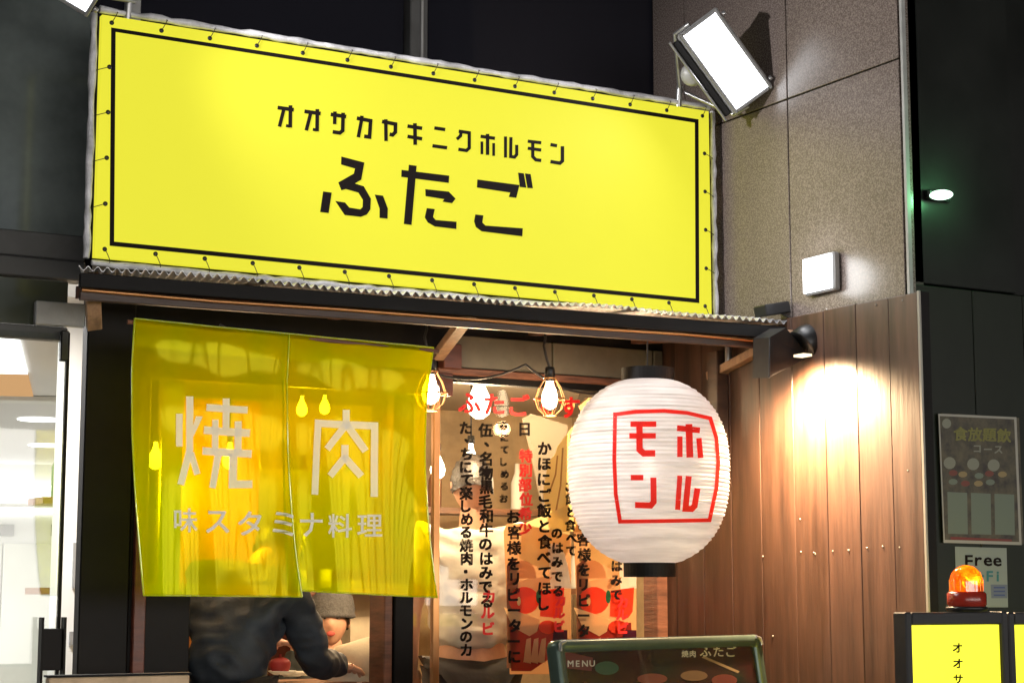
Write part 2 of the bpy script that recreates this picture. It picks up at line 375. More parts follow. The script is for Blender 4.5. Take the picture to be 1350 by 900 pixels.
# grommets and lacing
gro = []
for i in range(15): gro.append(('b', 1.685 + i*(2.24/14)))
for i in range(15): gro.append(('t', 1.685 + i*(2.24/14)))
for i in range(1, 5): gro.append(('l', 2.385+i*.143)); gro.append(('r', 2.385+i*.143))
gm = None
for k, (sd, t) in enumerate(gro):
    p = Vector((t, -.009, 2.388)) if sd == 'b' else Vector((t, -.009, 3.098)) if sd == 't' else Vector((1.682, -.009, t)) if sd == 'l' else Vector((3.932, -.009, t))
    dr = Vector((0, 0, -1)) if sd == 'b' else Vector((0, 0, 1)) if sd == 't' else Vector((-1, 0, 0)) if sd == 'l' else Vector((1, 0, 0))
    if gm is None:
        gm = G().lathe([(.0005, .0), (.006, .0), (.0075, -.002), (.0075, -.004)], p, 10, Matrix.Rotation(R(90), 3, 'X')).build('grommet', M['darksteel'], sign)
    else:
        c = gm.copy(); COL.objects.link(c); c.location = p - wp(sign)
    sl = Vector((.018, 0, 0)) if sd in 'bt' else Vector((0, 0, -.014))
    G().tube([p, p+dr*.014+sl*.4+Vector((0, -.002, 0)), p+dr*.036+sl, p+dr*.044+sl+Vector((0, .02, 0))], .0013, 5).build('lacing', M['cord'], sign)

# ================================================================== FLOODLIGHTS
def flood(name, label, c, u, v, n, lu, lv, foot, group):
    """c centre of lens, u long axis, v short axis, n facing"""
    t = thing(name, label, 'floodlight', foot, group)
    Mx = basis(c, u, v, n)
    G().box((-lu/2-.012, -lv/2-.02, -.05), (lu/2+.012, lv/2+.012, -.004), Mx, .006).build('housing', M['greylight'], t)
    G().box((-lu/2, -lv/2-.046, -.03), (lu/2, -lv/2-.021, .0), Mx, .003).build('visor', M['darksteel'], t)
    G().box((-lu/2-.012, -lv/2-.056, -.02), (lu/2+.012, -lv/2-.047, .012), Mx, .002).build('bezel', M['steel'], t)
    for sy in (-1, 1):
        G().box((-lu/2-.012, sy*(lv/2+.004)-.006, -.004), (lu/2+.012, sy*(lv/2+.004)+.006, .012), Mx, .002).build('bezel', M['steel'], t)
    for sx in (-1, 1):
        G().box((sx*(lu/2+.005)-.006, -lv/2+.004, -.004), (sx*(lu/2+.005)+.006, lv/2-.004, .012), Mx, .002).build('bezel', M['steel'], t)
    G().box((-lu/2, -lv/2+.0, -.003), (lu/2, lv/2, .003), Mx).build('lens', M['floodface'], t)
    for i in range(7):
        G().box((-lu/2+.03+i*(lu-.06)/6-.004, -lv/2, -.085), (-lu/2+.03+i*(lu-.06)/6+.004, lv/2, -.05), Mx).build('cooling_fin', M['grey'], t)
    G().tube([Mx @ Vector((-lu/2-.02, -lv*.2, -.03)), Mx @ Vector((-lu/2-.02, -lv/2-.02, -.05)), Vector(foot)+Vector((0, 0, .05))], .009, 8).build('bracket', M['steel'], t)
    G().tube([Mx @ Vector((lu/2+.02, -lv*.2, -.03)), Mx @ Vector((lu/2+.02, -lv/2-.02, -.06)), Vector(foot)+Vector((0.02, 0, .04))], .007, 8).build('bracket', M['steel'], t)
    G().lathe([(.001, .025), (.03, .022), (.042, .005), (.042, -.02), (.03, -.035), (.001, -.035)], Mx @ Vector((-.03, -lv/2-.055, -.03)), 18, (Matrix((u, v, n)).transposed())).build('joint_box', M['greylight'], t)
    G().tube([Vector(foot)+Vector((0, .01, -.02)), Vector(foot)+Vector((0, 0, .06))], .012, 10).build('clamp', M['steel'], t)
    for sx in (-1, 1):
        G().lathe([(.001, .012), (.009, .012), (.009, 0)], Mx @ Vector((sx*(lu/2-.02), lv/2+.016, .0)), 8, (Matrix((u, n, v)).transposed())).build('screw', M['steel'], t)
    return t
cR = atY(957, 81, -.24)
dx, dy = RV, -UV
uR = (RV*.580 - UV*.815).normalized(); vR = (RV*.76 + UV*.65); nR = -FV + Vector((-.12, .0, -.30))
nR.normalize(); uR = (uR - nR*uR.dot(nR)).normalized(); vR = nR.cross(uR).normalized()
flood('floodlight', 'white-lensed floodlight tilted over the right top corner of the yellow signboard', cR, uR, vR, nR, .325, .142, Vector((3.83, .0, 3.14)), 'floodlights on top of the signboard')
cL = atY(123, -62, -.24)
nL = (-FV+RV*.35+Vector((0, 0, -.45))).normalized(); uL = (RV*-.5-UV*.87); uL = (uL-nL*uL.dot(nL)).normalized(); vL = nL.cross(uL)
flood('floodlight', 'floodlight cut off by the picture edge over the left top corner of the yellow signboard', cL, uL, vL, nL, .325, .142, Vector((1.74, .0, 3.14)), 'floodlights on top of the signboard')
def spot(name, loc, tgt, e, col, size, blend=.5, rad=.05):
    l = bpy.data.lights.new(name, 'SPOT'); l.energy = e; l.color = col; l.spot_size = R(size); l.spot_blend = blend; l.shadow_soft_size = rad
    o = bpy.data.objects.new(name, l); COL.objects.link(o); o.location = loc
    o.rotation_euler = (Vector(tgt)-Vector(loc)).to_track_quat('-Z', 'Y').to_euler(); return o
def point(name, loc, e, col, rad=.03):
    l = bpy.data.lights.new(name, 'POINT'); l.energy = e; l.color = col; l.shadow_soft_size = rad
    o = bpy.data.objects.new(name, l); COL.objects.link(o); o.location = loc; return o
spot('floodlight_beam', cL+nL*.06, (4.0, -.75, 2.60), 250, (1, .97, .95), 95, 1.0, .05)
spot('floodlight_beam', cR+nR*.06, cR+nR*2+Vector((-.6, .5, -1.2)), 22, (1, .98, 1), 150, .7, .05)

# ================================================================== SIDE WALL (granite + planks)
XW = 4.02
sw = thing('granite_wall', 'brown speckled granite side wall to the right of the yellow signboard', 'wall', (4.1, -.3, 0))
B('wall_core', (4.0505, -.965, 0), (4.10, .46, 4.6), M['joint'], sw)
ys = [.45, .236, -.386, -.968]; zs = [0.0, 2.27, 2.955, 3.9, 4.6]
# find joint height from the photograph: (1122,100) on X=4.02
zj = atX(1122, 100, XW).z; zs = [0, 1.1, 1.1+(zj-1.1)/2, zj, zj+(zj-1.1)/2, 4.7]
for i in range(3):
    for j in range(len(zs)-1):
        o = B('stone_panel', (XW, ys[i+1]+.003, zs[j]+.003), (XW+.03, ys[i]-.003, zs[j+1]-.003), M['stone'], sw, .0015)
B('corner_panel', (XW+.004, -.978, 2.301), (XW+.034, -.970, 4.7), M['stone'], sw)
B('edge_trim', (XW-.003, -.99, 2.301), (XW+.012, -.979, 4.7), M['greylight'], sw)
# plank cladding
pw = thing('plank_cladding', 'brown vertical plank cladding on the side wall, lit by the black spotlight', 'wall cladding', (3.98, -.3, 0))
ypl = [atX(px, 600, 3.99).y for px in (1216, 1177, 1133, 1090, 1047, 1003)]
while ypl[-1] < .3: ypl.append(ypl[-1]+.172)
ypl[-1] = min(ypl[-1], .42)
for i in range(len(ypl)-1):
    dxx = random.uniform(-.0006, .0006)
    B('plank', (3.988+dxx, ypl[i]+.0008, .02), (4.016, ypl[i+1]-.0008, 2.298+random.uniform(-.002, .002)), M['plank'], pw, .002)
B('corner_strip', (3.985, ypl[0]-.012, .02), (3.993, ypl[0]-.001, 2.30), M['edge'], pw, .001)
B('corner_board', (3.9935, ypl[0]-.010, .02), (4.030, ypl[0]-.001, 2.30), M['black'], pw, .001)
for px, py in ((1056, 727), (1073, 728), (1098, 726), (1119, 725), (1143, 722), (1164, 720), (1186, 721), (1019, 838), (1197, 620), (1006, 733), (1055, 684), (1075, 730)):
    p = atX(px, py, 3.988)
    G().lathe([(.0005, .003), (.0026, .002), (.0035, 0)], p, 8, Matrix.Rotation(R(-90), 3, 'Y')).build('screw', M['edge'], pw)
for px, py in ((1090, 404), (1155, 398), (1190, 392)):
    p = atX(px, py+4, 3.988)
    G().lathe([(.0005, .003), (.0026, .002), (.0035, 0)], p, 8, Matrix.Rotation(R(-90), 3, 'Y')).build('screw', M['edge'], pw)
# lamp added in place of a bright reflection in the polished granite
wl = thing('stone_reflection_lamp', 'small square white glow added for a reflection in the granite above the planks', 'added lamp', atX(1088, 392, XW))
p0 = atX(1108, 332, XW); p1 = atX(1069, 391, XW)
B('reflection_body', (XW-.03, p0.y, p1.z), (XW-.001, p1.y, p0.z), M['greylight'], wl, .006)
B('lens', (XW-.040, p0.y+.006, p1.z+.006), (XW-.031, p1.y-.006, p0.z-.006), M['floodface'], wl, .003)  # glowing face of the added reflection lamp

point('added_stone_glow', (XW-.12, (p0.y+p1.y)/2, (p0.z+p1.z)/2), 2.5, (.97, .98, 1), .07)  # point light added to spread a pale glow over the stone
# ================================================================== BLACK SPOTLIGHT
M['redglow'] = sheet_mat('lantern_red_print', (.86, .03, .02), 0, (1, 1, 1), .01, .4, .45)
sp = thing('spotlight', 'black spotlight under the right end of the awning, shining down the planks', 'spotlight', atY(1060, 430, -.45))
c0 = atY(1062, 452, -.50)
hd = Vector((.35, .02, -.94)).normalized()
ax = Vector((-.80, .1, -.60)).normalized()
t_ = ax.orthogonal().normalized(); Mh = Matrix((t_, ax.cross(t_), ax)).transposed()
G().lathe([(.001, -.075), (.028, -.072), (.045, -.055), (.058, -.02), (.06, .02), (.058, .022), (.001, .022)], c0, 24, Mh).build('lamp_head', M['darksteel'], sp)
q = [atY(1014, 445, -.52), atY(1036, 432, -.52), atY(1068, 470, -.5), atY(1013, 498, -.52)]
hood = G(); fr = [p for p in q]; bk = [p+Vector((.01, .10, .01)) for p in q]
hood.add(fr+bk, [(0, 1, 2, 3), (7, 6, 5, 4), (0, 4, 5, 1), (1, 5, 6, 2), (2, 6, 7, 3), (3, 7, 4, 0)])
hood.build('hood', M['darksteel'], sp)
G().tube([q[0]+Vector((0, -.004, 0)), q[3]+Vector((0, -.004, 0))], .004, 6).build('hood_rim', M['darksteel'], sp)
G().tube([atY(1062, 430, -.47), atY(1050, 425, -.40), atY(1040, 421, -.36)], .012, 8).build('bracket', M['darksteel'], sp)
G().box((-.055, -.035, -.02), (.055, .035, .02), basis(atY(1018, 408, -.36), Vector((.98, 0, .2)).normalized(), (0, 1, 0), Vector((-.2, 0, .98)).normalized()), .004).build('driver_box', M['darksteel'], sp)
G().tube([atY(1062, 440, -.47), atY(1072, 428, -.40), atY(1040, 418, -.38), atY(1020, 408, -.36)], .004, 6).build('cable', M['cord'], sp)
lp = atX(1068, 478, 3.86)
G().box((-.018, -.025, -.004), (.018, .025, .004), basis(lp+Vector((-.03, 0, .022)), (1, 0, 0), (0, 1, 0), (0, 0, 1))).build('bulb_plate', emit('spot_lens', (1, .8, .5), 2), sp)
spot('spotlight_beam', lp+Vector((.0, .13, -.03)), (3.99, lp.y+.12, lp.z-.32), 460, (1, .68, .38), 158, 1.0, .05)

# ================================================================== AWNING
aw = thing('awning', 'corrugated metal awning on brown timber under the yellow signboard', 'awning', (2.76, .3, 2.2))
X0, X1 = 1.585, 4.015; YB, ZB = .34, 2.345
def af(x):
    t = (x-X0)/(X1-X0); return -.085+t*(-.41+.085), 2.313+t*(2.283-2.313)
nw = 88; per = 8; g = G(); rows = 3; nn = nw*per+1
vs = []
for r_ in range(rows+1):
    t = r_/rows
    for i in range(nn):
        x = X0+(X1-X0)*i/(nn-1); YF, ZF = af(x)
        dent = .004*math.sin(x*4.1)+.003*math.sin(x*9.7+1)
        xx = x+(.14*t*(1-i/(nn-1)))
        vs.append((xx, YF+(YB-YF)*t + (0.006*math.sin(x*13) if r_ == 0 else 0), ZF+(ZB-ZF)*t+.0068*math.cos(i/per*2*math.pi)+dent*(1-t)))
fs = [(r_*nn+i, r_*nn+i+1, (r_+1)*nn+i+1, (r_+1)*nn+i) for r_ in range(rows) for i in range(nn-1)]
g.add(vs, fs, True); g.add([Vector(v)-Vector((0, 0, .0022)) for v in vs], [f[::-1] for f in fs], True)
g.add([vs[i] for i in range(nn)]+[Vector(vs[i])-Vector((0, 0, .0022)) for i in range(nn)], [(i+1, i, nn+i, nn+i+1) for i in range(nn-1)])
g.build('corrugated_sheet', M['galv'], aw)
def bar(name, a, b, w_, h_, m, parent, bev=.002):
    a = Vector(a); b = Vector(b); z = (b-a).normalized(); y = Vector((0, 0, 1)); y = (y-z*y.dot(z)).normalized(); x = y.cross(z)
    return G().box((-w_/2, -h_/2, 0), (w_/2, h_/2, (b-a).length), basis(a, x, y, z), bev).build(name, m, parent)
def afp(x, dy, dz): y, z = af(x); return Vector((x, y+dy, z+dz))
bar('front_fascia', afp(X0+.01, .03, -.036), afp(X1, .03, -.036), .03, .044, M['black'], aw)
G().tube([afp(x, .035, -.066+.003*math.sin(x*9)) for x in (X0+.02, 2.0, 2.4, 2.8, 3.2, 3.6, X1)], .0055, 8).build('copper_pipe', M['cage'], aw)
bar('front_batten', afp(X0+.02, .058, -.076), afp(X1, .058, -.076), .022, .030, M['darkwood'], aw)
for x in (1.72, 2.15, 2.6, 3.0, 3.4, 3.85):
    fy, fz = af(x); fy += .07; fz -= .06
    G().add(*(lambda v: (v, [(0, 1, 2, 3), (7, 6, 5, 4), (0, 4, 5, 1), (1, 5, 6, 2), (2, 6, 7, 3), (3, 7, 4, 0)]))([(x-.018, fy, fz), (x+.018, fy, fz), (x+.018, .34, 2.285), (x-.018, .34, 2.285), (x-.018, fy, fz+.04), (x+.018, fy, fz+.04), (x+.018, .34, 2.325), (x-.018, .34, 2.325)])).build('rafter', M['rust'], aw)
def beam(name, a, b, w_, h_, m, parent):
    a = Vector(a); b = Vector(b); z = (b-a).normalized(); x = Vector((1, 0, 0)); x = (x-z*x.dot(z)).normalized(); y = z.cross(x)
    return G().box((-w_/2, -h_/2, 0), (w_/2, h_/2, (b-a).length), basis(a, x, y, z), .002).build(name, m, parent)
def px_brace(a, b, w_=.042):
    beam('brace', a, b, w_, .03, M['bracewood'], aw)
px_brace(atY(622, 410, -.20), atY(577, 470, .30))
px_brace(atX(1042, 440, 3.955), atX(936, 496, 3.965), .036)
B('wall_post', (3.935, -.06, 1.75), (3.984, .0, 2.22), M['darkwood'], aw, .003)
px_brace(atY(121, 362, -.03), atY(124, 432, .10), .045)
G().tube([atY(128, 385, .0), atY(140, 392, -.01), atY(146, 388, -.02)], .004, 6).build('hook', M['steel'], aw)
# cable slung under the awning
def catenary(a, b, sag, n=14):
    a = Vector(a); b = Vector(b); return [a.lerp(b, i/n)-Vector((0, 0, sag*4*(i/n)*(1-i/n))) for i in range(n+1)]
for a, b, s in (((2.1, .1, 2.2), (2.85, .1, 2.15), .08), ((2.85, .22, 2.13), (3.3, .22, 2.16), .05), ((3.3, .22, 2.16), (3.75, .2, 2.12), .07)):
    G().tube(catenary(a, b, s), .0045, 6).build('cable', M['cord'], aw)

# ================================================================== SHOP FRONT
YS = .36
shop = thing('restaurant', 'dark timber grill restaurant front with big lettered window behind lantern and yellow curtain', 'shop front', (2.9, YS, 0))
xl = atY(108, 600, YS).x
def XY(px, Y=YS, py=600): return atY(px, py, Y).x
def ZY(py, px=600, Y=YS): return atY(px, py, Y).z
xa, xb = XY(108), XY(163)            # black pier
B('black_pier', (xa, YS-.02, 0), (xa+.16, YS+.035, 2.34), M['black'], shop, .004)
B('door_post', (xa+.165, YS, 0), (xa+.215, YS+.12, 2.1), M['black'], shop, .003)
B('post_bead', (xa+.217, YS+.01, 0), (xa+.225, YS+.05, 2.0), M['steel'], shop)
B('low_cabinet', (XY(190), YS-.012, 0), (XY(254), YS+.12, 1.36), M['black'], shop, .004)
B('upper_board', (xa+.165, YS+.0, 2.10), (3.99, YS+.05, 2.34), M['black'], shop)
B('head_frame', (xa+.19, YS-.03, 2.045), (XY(592), YS, 2.125), M['redbrown'], shop, .003)
B('side_frame', (xa+.175, YS-.028, 0), (xa+.215, YS-.003, 2.043), M['redbrown'], shop, .003)
xw0 = XY(577); 
B('copper_post', (XY(563), YS-.05, .3), (XY(572), YS-.028, 2.04), M['cage'], shop, .003)
B('mid_post', (XY(516, YS, 850), YS-.025, 0), (XY(541, YS, 850), YS+.1, 2.04), M['black'], shop, .004)
B('mid_post', (XY(503, YS, 850), YS-.02, 0), (XY(514, YS, 850), YS+.1, 2.04), M['rust'], shop, .004)
B('bracket_block', (XY(576), YS-.05, ZY(487, 580)), (XY(600), YS-.003, ZY(455, 590)), M['redbrown'], shop, .003)
# transom boards above the window
xt = [XY(598), XY(727), XY(860), 3.985]
zt0, zt1 = ZY(487, 640), 2.27
for i in range(3):
    B('transom_board', (xt[i]+.003, YS-.012, zt0), (xt[i+1]-.003, YS+.02, zt1-.003), M['transom'], shop, .003)
B('window_head', (XY(575), YS-.02, zt0-.028), (3.985, YS+.04, zt0-.003), M['rust'], shop, .003)
xwr = XY(862)
B('window_post', (xwr, YS-.015, 0), (xwr+.05, YS+.08, zt0-.03), M['rust'], shop, .003)
for i in range(3):
    x0_ = xwr+.053+i*(3.985-xwr-.053)/3; x1_ = xwr+.053+(i+1)*(3.985-xwr-.053)/3-.004
    B('end_board', (x0_, YS-.006, 0), (x1_, YS+.02, zt0-.03), M['plank'], shop, .002)
B('window_sill', (XY(545, YS, 880), YS-.03, .72), (xwr, YS+.08, .78), M['rust'], shop, .003)
B('lower_wall', (XY(541, YS, 850), YS+.01, 0), (xwr, YS+.06, .72), M['black'], shop)
gl = B('window_pane', (XY(542, YS, 850)+.002, YS+.01, .78), (xwr-.002, YS+.016, zt0-.03), M['glass'], shop)
# corner bracket plates at the right end
G().box((3.82, YS-.09, 1.93), (3.93, YS-.02, 2.13), None, .004).build('bracket_plate', M['grey'], shop)
G().tube([atX(960, 478, 3.96), atX(960, 436, 3.96)], .012, 8).build('strap', M['steel'], shop)

# lettering on the window
gY = YS+.006
def onG(x, y, k): return atY(x, y, gY-k)
def column(txt, x, y0, step, size, m):
    for i, ch in enumerate(txt):
        if ch != ' ': g = G(); put_char(g, ch, x+math.sin(i*2.3+x)*.8, y0+i*step, size, onG, bold=1.5); g.build('window_letter', m, gl)
column('た、ちにて楽しめる焼肉・ホルモンのカ', 614, 563, 17.2, 17, M['ink'])
column('伍、名物黒毛和牛のはみでる', 640, 566, 18.8, 18, M['ink'])
column('カルビ', 643, 785, 21, 18, M['red'])
column('お客様をリピーターに', 677, 680, 20.5, 18, M['ink'])
column('日', 691, 565, 18, 18, M['ink'])
column('特別部位希少', 692, 600, 19, 17, M['red'])
column('かほにご飯と食べてほし', 717, 590, 20.5, 18, M['ink'])
column('のはみでる', 734, 702, 19, 15, M['ink'])
column('カルビ', 737, 790, 17, 16, M['red'])
column('お客様をリピータ', 769, 690, 20, 17, M['ink'])
column('らにてしめるお', 664, 560, 16, 11, M['ink'])
column('ご飯と食べて', 752, 640, 17, 14, M['ink'])
column('はみで', 812, 745, 19, 15, M['ink'])
column('カルビ', 820, 792, 17, 16, M['red'])
for i, ch in enumerate('ふたごです'):
    g = G(); put_char(g, ch, 618+i*33, 530+i*1.5, 29, onG, bold=1.8); g.build('window_letter', M['red'], gl)

# ---- photo prints on the inside of the window
def ell(cx, cy, rx, ry, n=18): return [(cx+rx*math.cos(2*math.pi*i/n), cy+ry*math.sin(2*math.pi*i/n)) for i in range(n)]
PC = {k: tuple(min(.95, c*1.25) for c in v) for k, v in {'p_cream': (.62, .48, .22), 'p_tan': (.50, .25, .11), 'p_white': (.76, .78, .70), 'p_red': (.72, .05, .015), 'p_dred': (.22, .02, .015), 'p_green': (.02, .14, .06),
      'p_brown': (.16, .07, .04), 'p_skinl': (.66, .40, .20), 'p_hair': (.05, .04, .03), 'p_grey': (.20, .17, .13), 'p_yel': (.70, .52, .20), 'p_plum': (.06, .01, .03)}.items()}
def staff_print(ox, label, cutx):
    t = thing('window_print', label, 'poster', atY(708+ox, 885, gY+.02))
    def L(name, polyg, c, k):
        polyg = [(min(x, cutx)+ox, y) for x, y in polyg]
        print_mesh(name, [[polyg]], lambda x, y, kk: atY(x, y, gY+.024-k*.0012), printcol(c, PC[c]), t)
    L('print_ground', [(664, 700), (668, 690), (690, 690), (753, 705), (753, 888), (672, 888)], 'p_tan', 0)
    L('print_drape', [(683, 735), (690, 690), (750, 665), (752, 720), (738, 745), (712, 748)], 'p_cream', 1)
    L('print_shade', [(668, 745), (680, 735), (688, 800), (676, 880), (668, 880)], 'p_brown', 1)
    L('print_sleeve', [(722, 716), (735, 716), (745, 730), (753, 775), (726, 776)], 'p_white', 2)
    L('print_dome', [(p[0], min(p[1], 762)) for p in ell(689, 760, 18, 22)], 'p_tan', 3)
    L('print_cloth', [(683, 766), (700, 762), (728, 760), (722, 770), (700, 786), (682, 790)], 'p_skinl', 3)
    L('print_lowered', [(672, 826), (740, 820), (742, 856), (700, 884), (674, 884)], 'p_dred', 2)
    L('print_bowl', ell(691, 791, 20, 18), 'p_red', 4)
    L('print_sleeve', [(726, 720), (738, 722), (748, 742), (753, 772), (738, 774)], 'p_white', 5)
    L('print_glint', ell(684, 792, 2.5, 6, 10), 'p_yel', 5)
    L('print_leaf', ell(710, 786, 3.5, 9, 10), 'p_green', 5)
    L('print_packet', [(713, 778), (744, 774), (742, 806), (736, 814), (712, 812)], 'p_red', 4)
    L('print_arm', [(664, 800), (684, 806), (712, 816), (708, 832), (698, 838), (676, 826)], 'p_skinl', 6)
    L('print_mitt', ell(722, 826, 12, 9, 14), 'p_red', 6)
    L('print_dark', [(730, 830), (748, 830), (748, 848), (728, 848)], 'p_plum', 6)
    for i in range(3):
        L('print_finger', [(690+i*9, 872), (694+i*10, 842), (700+i*10, 840), (700+i*9, 874)], 'p_skinl', 7)
staff_print(0, 'photo print of sleeve and red bowl on the window, left of two alike', 900)
staff_print(92, 'photo print of sleeve and red bowl below the lantern, right of two alike', 747)
t = thing('window_print', 'large faded photo print of a dark-haired figure in pale yellow behind the lantern', 'poster', atY(760, 700, gY+.03))
for nm, pg, c, k in (('print_shade', [(688, 552), (700, 545), (748, 560), (746, 690), (712, 660), (700, 600)], 'p_grey', 0),
                  ('print_shirt', [(792, 516), (795, 700), (722, 700), (716, 650), (722, 610), (732, 598), (735, 588), (752, 566), (768, 548)], 'p_yel', 1),
                  ('print_hair', [(760, 530), (764, 518), (776, 511), (796, 510), (796, 524), (776, 524), (762, 536)], 'p_hair', 2),
                  ('print_hand', ell(751, 534, 7, 8, 12), 'p_tan', 2), ('print_face', [(772, 524), (796, 522), (796, 545), (768, 548), (762, 534)], 'p_skinl', 2)):
    print_mesh(nm, [[pg]], lambda x, y, kk: atY(x, y, gY+.034-k*.0012), printcol(c, PC[c]), t)
for i, (x0, y0, x1, y1) in enumerate(((742, 590, 730, 690), (752, 572, 744, 690), (763, 560, 757, 690), (735, 600, 724, 650), (772, 552, 768, 690))):
    print_mesh('print_fold', [polys_from_stroke([(x0, y0), ((x0+x1)/2+3, (y0+y1)/2), (x1, y1)], 2.2)], lambda x, y, kk: atY(x, y, gY+.031), printcol('p_fold', (.42, .24, .08)), t)

# ---- interior of the shop
def S(name, lo, hi, m): return B(name, lo, hi, m, kind='structure')
KS = (lambda d: d.x/d.y)(ray(114, 600))
def sx(y, o=0): return KS*(y+5.4)+o
def slab(name, ys_, z0, z1, xr_, m):
    (y0, y1) = ys_; c = [(sx(y0), y0), (xr_, y0), (xr_, y1), (sx(y1), y1)]
    return G().add([(x, y, z0) for x, y in c]+[(x, y, z1) for x, y in c], [(3, 2, 1, 0), (4, 5, 6, 7), (0, 1, 5, 4), (1, 2, 6, 5), (2, 3, 7, 6), (3, 0, 4, 7)]).build(name, m, None, kind='structure')
slab('shop_floor', (YS+.06, 3.6), 0, .05, 5.6, M['counter'])
slab('shop_ceiling', (YS+.06, 3.6), 2.36, 2.42, 5.6, M['shopceil'])
S('shop_back_wall', (sx(3.6), 3.602, .05), (5.6, 3.66, 2.6), M['shopwall'])
S('shop_right_wall', (5.6, .47, .05), (5.66, 3.60, 2.6), M['shopwall'])
G().add([(sx(y, o), y, z) for z in (.05, 2.36) for y, o in ((YS+.21, 0), (YS+.21, .05), (3.6, .05), (3.6, 0))], [(3, 2, 1, 0), (4, 5, 6, 7), (0, 1, 5, 4), (1, 2, 6, 5), (2, 3, 7, 6), (3, 0, 4, 7)]).build('shop_left_wall', M['shopwall'], None, kind='structure')
# shelf with bottles
sh = thing('wall_shelf', 'wooden shelf of bottles on the back wall of the shop', 'shelf', (3.3, 2.9, 1.5))
for z in (1.35, 1.75):
    B('shelf_board', (2.3, 2.75, z), (5.3, 2.99, z+.03), M['counter'], sh)
for i in range(24):
    x = 2.4+i*.12; z = 1.38 if i % 2 else 1.78
    c = (printcol('b_green', (.03, .12, .05)), printcol('b_brown', (.18, .07, .02)), printcol('b_white', (.7, .7, .65)))[i % 3]
    o = G().lathe([(.001, 0), (.032, 0), (.034, .01), (.034, .14), (.014, .19), (.013, .24), (.001, .24)], (x, 2.86, z), 10).build('bottle', c)
    tag(o, 'bottle standing on the shelf at the back of the shop', 'bottle', 'bottles on the back shelf')
# orange board and olive boards seen through the yellow curtain
B('sliding_door', (XY(222, .9), .9, .05), (XY(342, .9), .93, ZY(525, 250, .9)), mat('orange_timber', (.55, .20, .03), .5, var=.3, scale=4, stretch=(5, 5, 1)), None,
  label='orange timber sliding door panel seen through the yellow curtain', category='door')
B('notice_board', (XY(350, .9), 1.5, 1.45), (XY(520, .9)+.2, 1.53, 1.85), mat('kraft_board', (.16, .13, .05), .7, var=.4, scale=5), None,
  label='pale notice board in the doorway seen through the yellow curtain', category='board')

# ================================================================== BULBS
def cage_bulb(loc, label, top=None, cord_to=None):
    t = thing('cage_bulb', label, 'light bulb', loc, 'bare bulbs in wire cages')
    p = Vector(loc)
    G().lathe([(.001, .055), (.016, .055), (.018, .045), (.018, .005), (.001, .005)], p+Vector((0, 0, .03)), 14).build('socket', M['darksteel'], t)
    G().lathe([(.012, .034), (.014, .02), (.027, -.008), (.031, -.03), (.026, -.052), (.012, -.064), (.001, -.067)], p, 18).build('bulb', M['bulb'], t)
    for k in range(8):
        a = 2*math.pi*k/8; d = Vector((math.cos(a), math.sin(a), 0))
        G().tube([p+d*.02+Vector((0, 0, .045)), p+d*.042+Vector((0, 0, .01)), p+d*.056+Vector((0, 0, -.03)), p+d*.045+Vector((0, 0, -.065)), p+d*.02+Vector((0, 0, -.088))], .0019, 6).build('cage_wire', M['cage'], t)
    for r_, z in ((.057, -.03), (.022, -.088), (.022, .045)):
        G().tube([p+Vector((r_*math.cos(2*math.pi*i/16), r_*math.sin(2*math.pi*i/16), z)) for i in range(17)], .0026, 6).build('cage_ring', M['cage'], t)
    G().tube([p+Vector((0, 0, .08)), p+Vector((-.012, 0, .11)), p+Vector((-.025, .0, .16)), p+Vector((-.012, .01, .19)), p+Vector((-.01, .02, .26))], .005, 8).build('cord', M['cord'], t)
    point('bulb_light', p+Vector((0, -.0, -.11)), 3, (1, .66, .34), .03)
cage_bulb(atY(725, 515, .20), 'lit caged bulb hanging left of the lantern, in front of the window')
cage_bulb(atY(568, 507, .12), 'lit caged bulb hanging at the right edge of the yellow curtain')
def plain_bulb(loc, label, e=9, s=1.0):
    t = thing('hanging_bulb', label, 'light bulb', loc, 'bare bulbs hanging inside the shop')
    p = Vector(loc)
    G().lathe([(.008*s, .07*s), (.012*s, .04*s), (.030*s, .0), (.036*s, -.025*s), (.030*s, -.052*s), (.012*s, -.066*s), (.001, -.068*s)], p, 18).build('bulb', M['bulbin'], t)
    G().lathe([(.001, .1*s), (.016*s, .1*s), (.016*s, .065*s), (.001, .065*s)], p, 12).build('socket', M['darksteel'], t)
    G().tube([p+Vector((0, 0, .1*s)), (p.x, p.y, 2.36)], .004, 6).build('cord', M['cord'], t)
    point('bulb_light', p+Vector((0, 0, -.11)), e, (1, .70, .40), .05)
plain_bulb(atY(632, 522, .75), 'large bright bulb just inside the window behind the red lettering', 34, 1.3)
plain_bulb(atY(577, 612, 1.9), 'lit bulb in the shop right of the yellow curtain, lower left one', 36, .95)
plain_bulb(atY(621, 604, 1.7), 'lit bulb in the shop behind the first column of lettering', 36, 1.0)
plain_bulb(atY(398, 535, 1.2), 'lit bulb seen through the yellow curtain, left of the pair', 14, .6)
plain_bulb(atY(428, 533, 1.5), 'lit bulb seen through the yellow curtain, right of the pair', 14, .6)
plain_bulb(atY(852, 600, 1.6), 'lit bulb inside the shop hidden behind the paper lantern', 40, 1.0)
plain_bulb(atY(205, 600, .6), 'lit bulb in the doorway behind the left half of the yellow curtain', 10, .7)
plain_bulb(atY(303, 600, .66), 'lit bulb behind the white character on the left half of the yellow curtain', 9, .7)

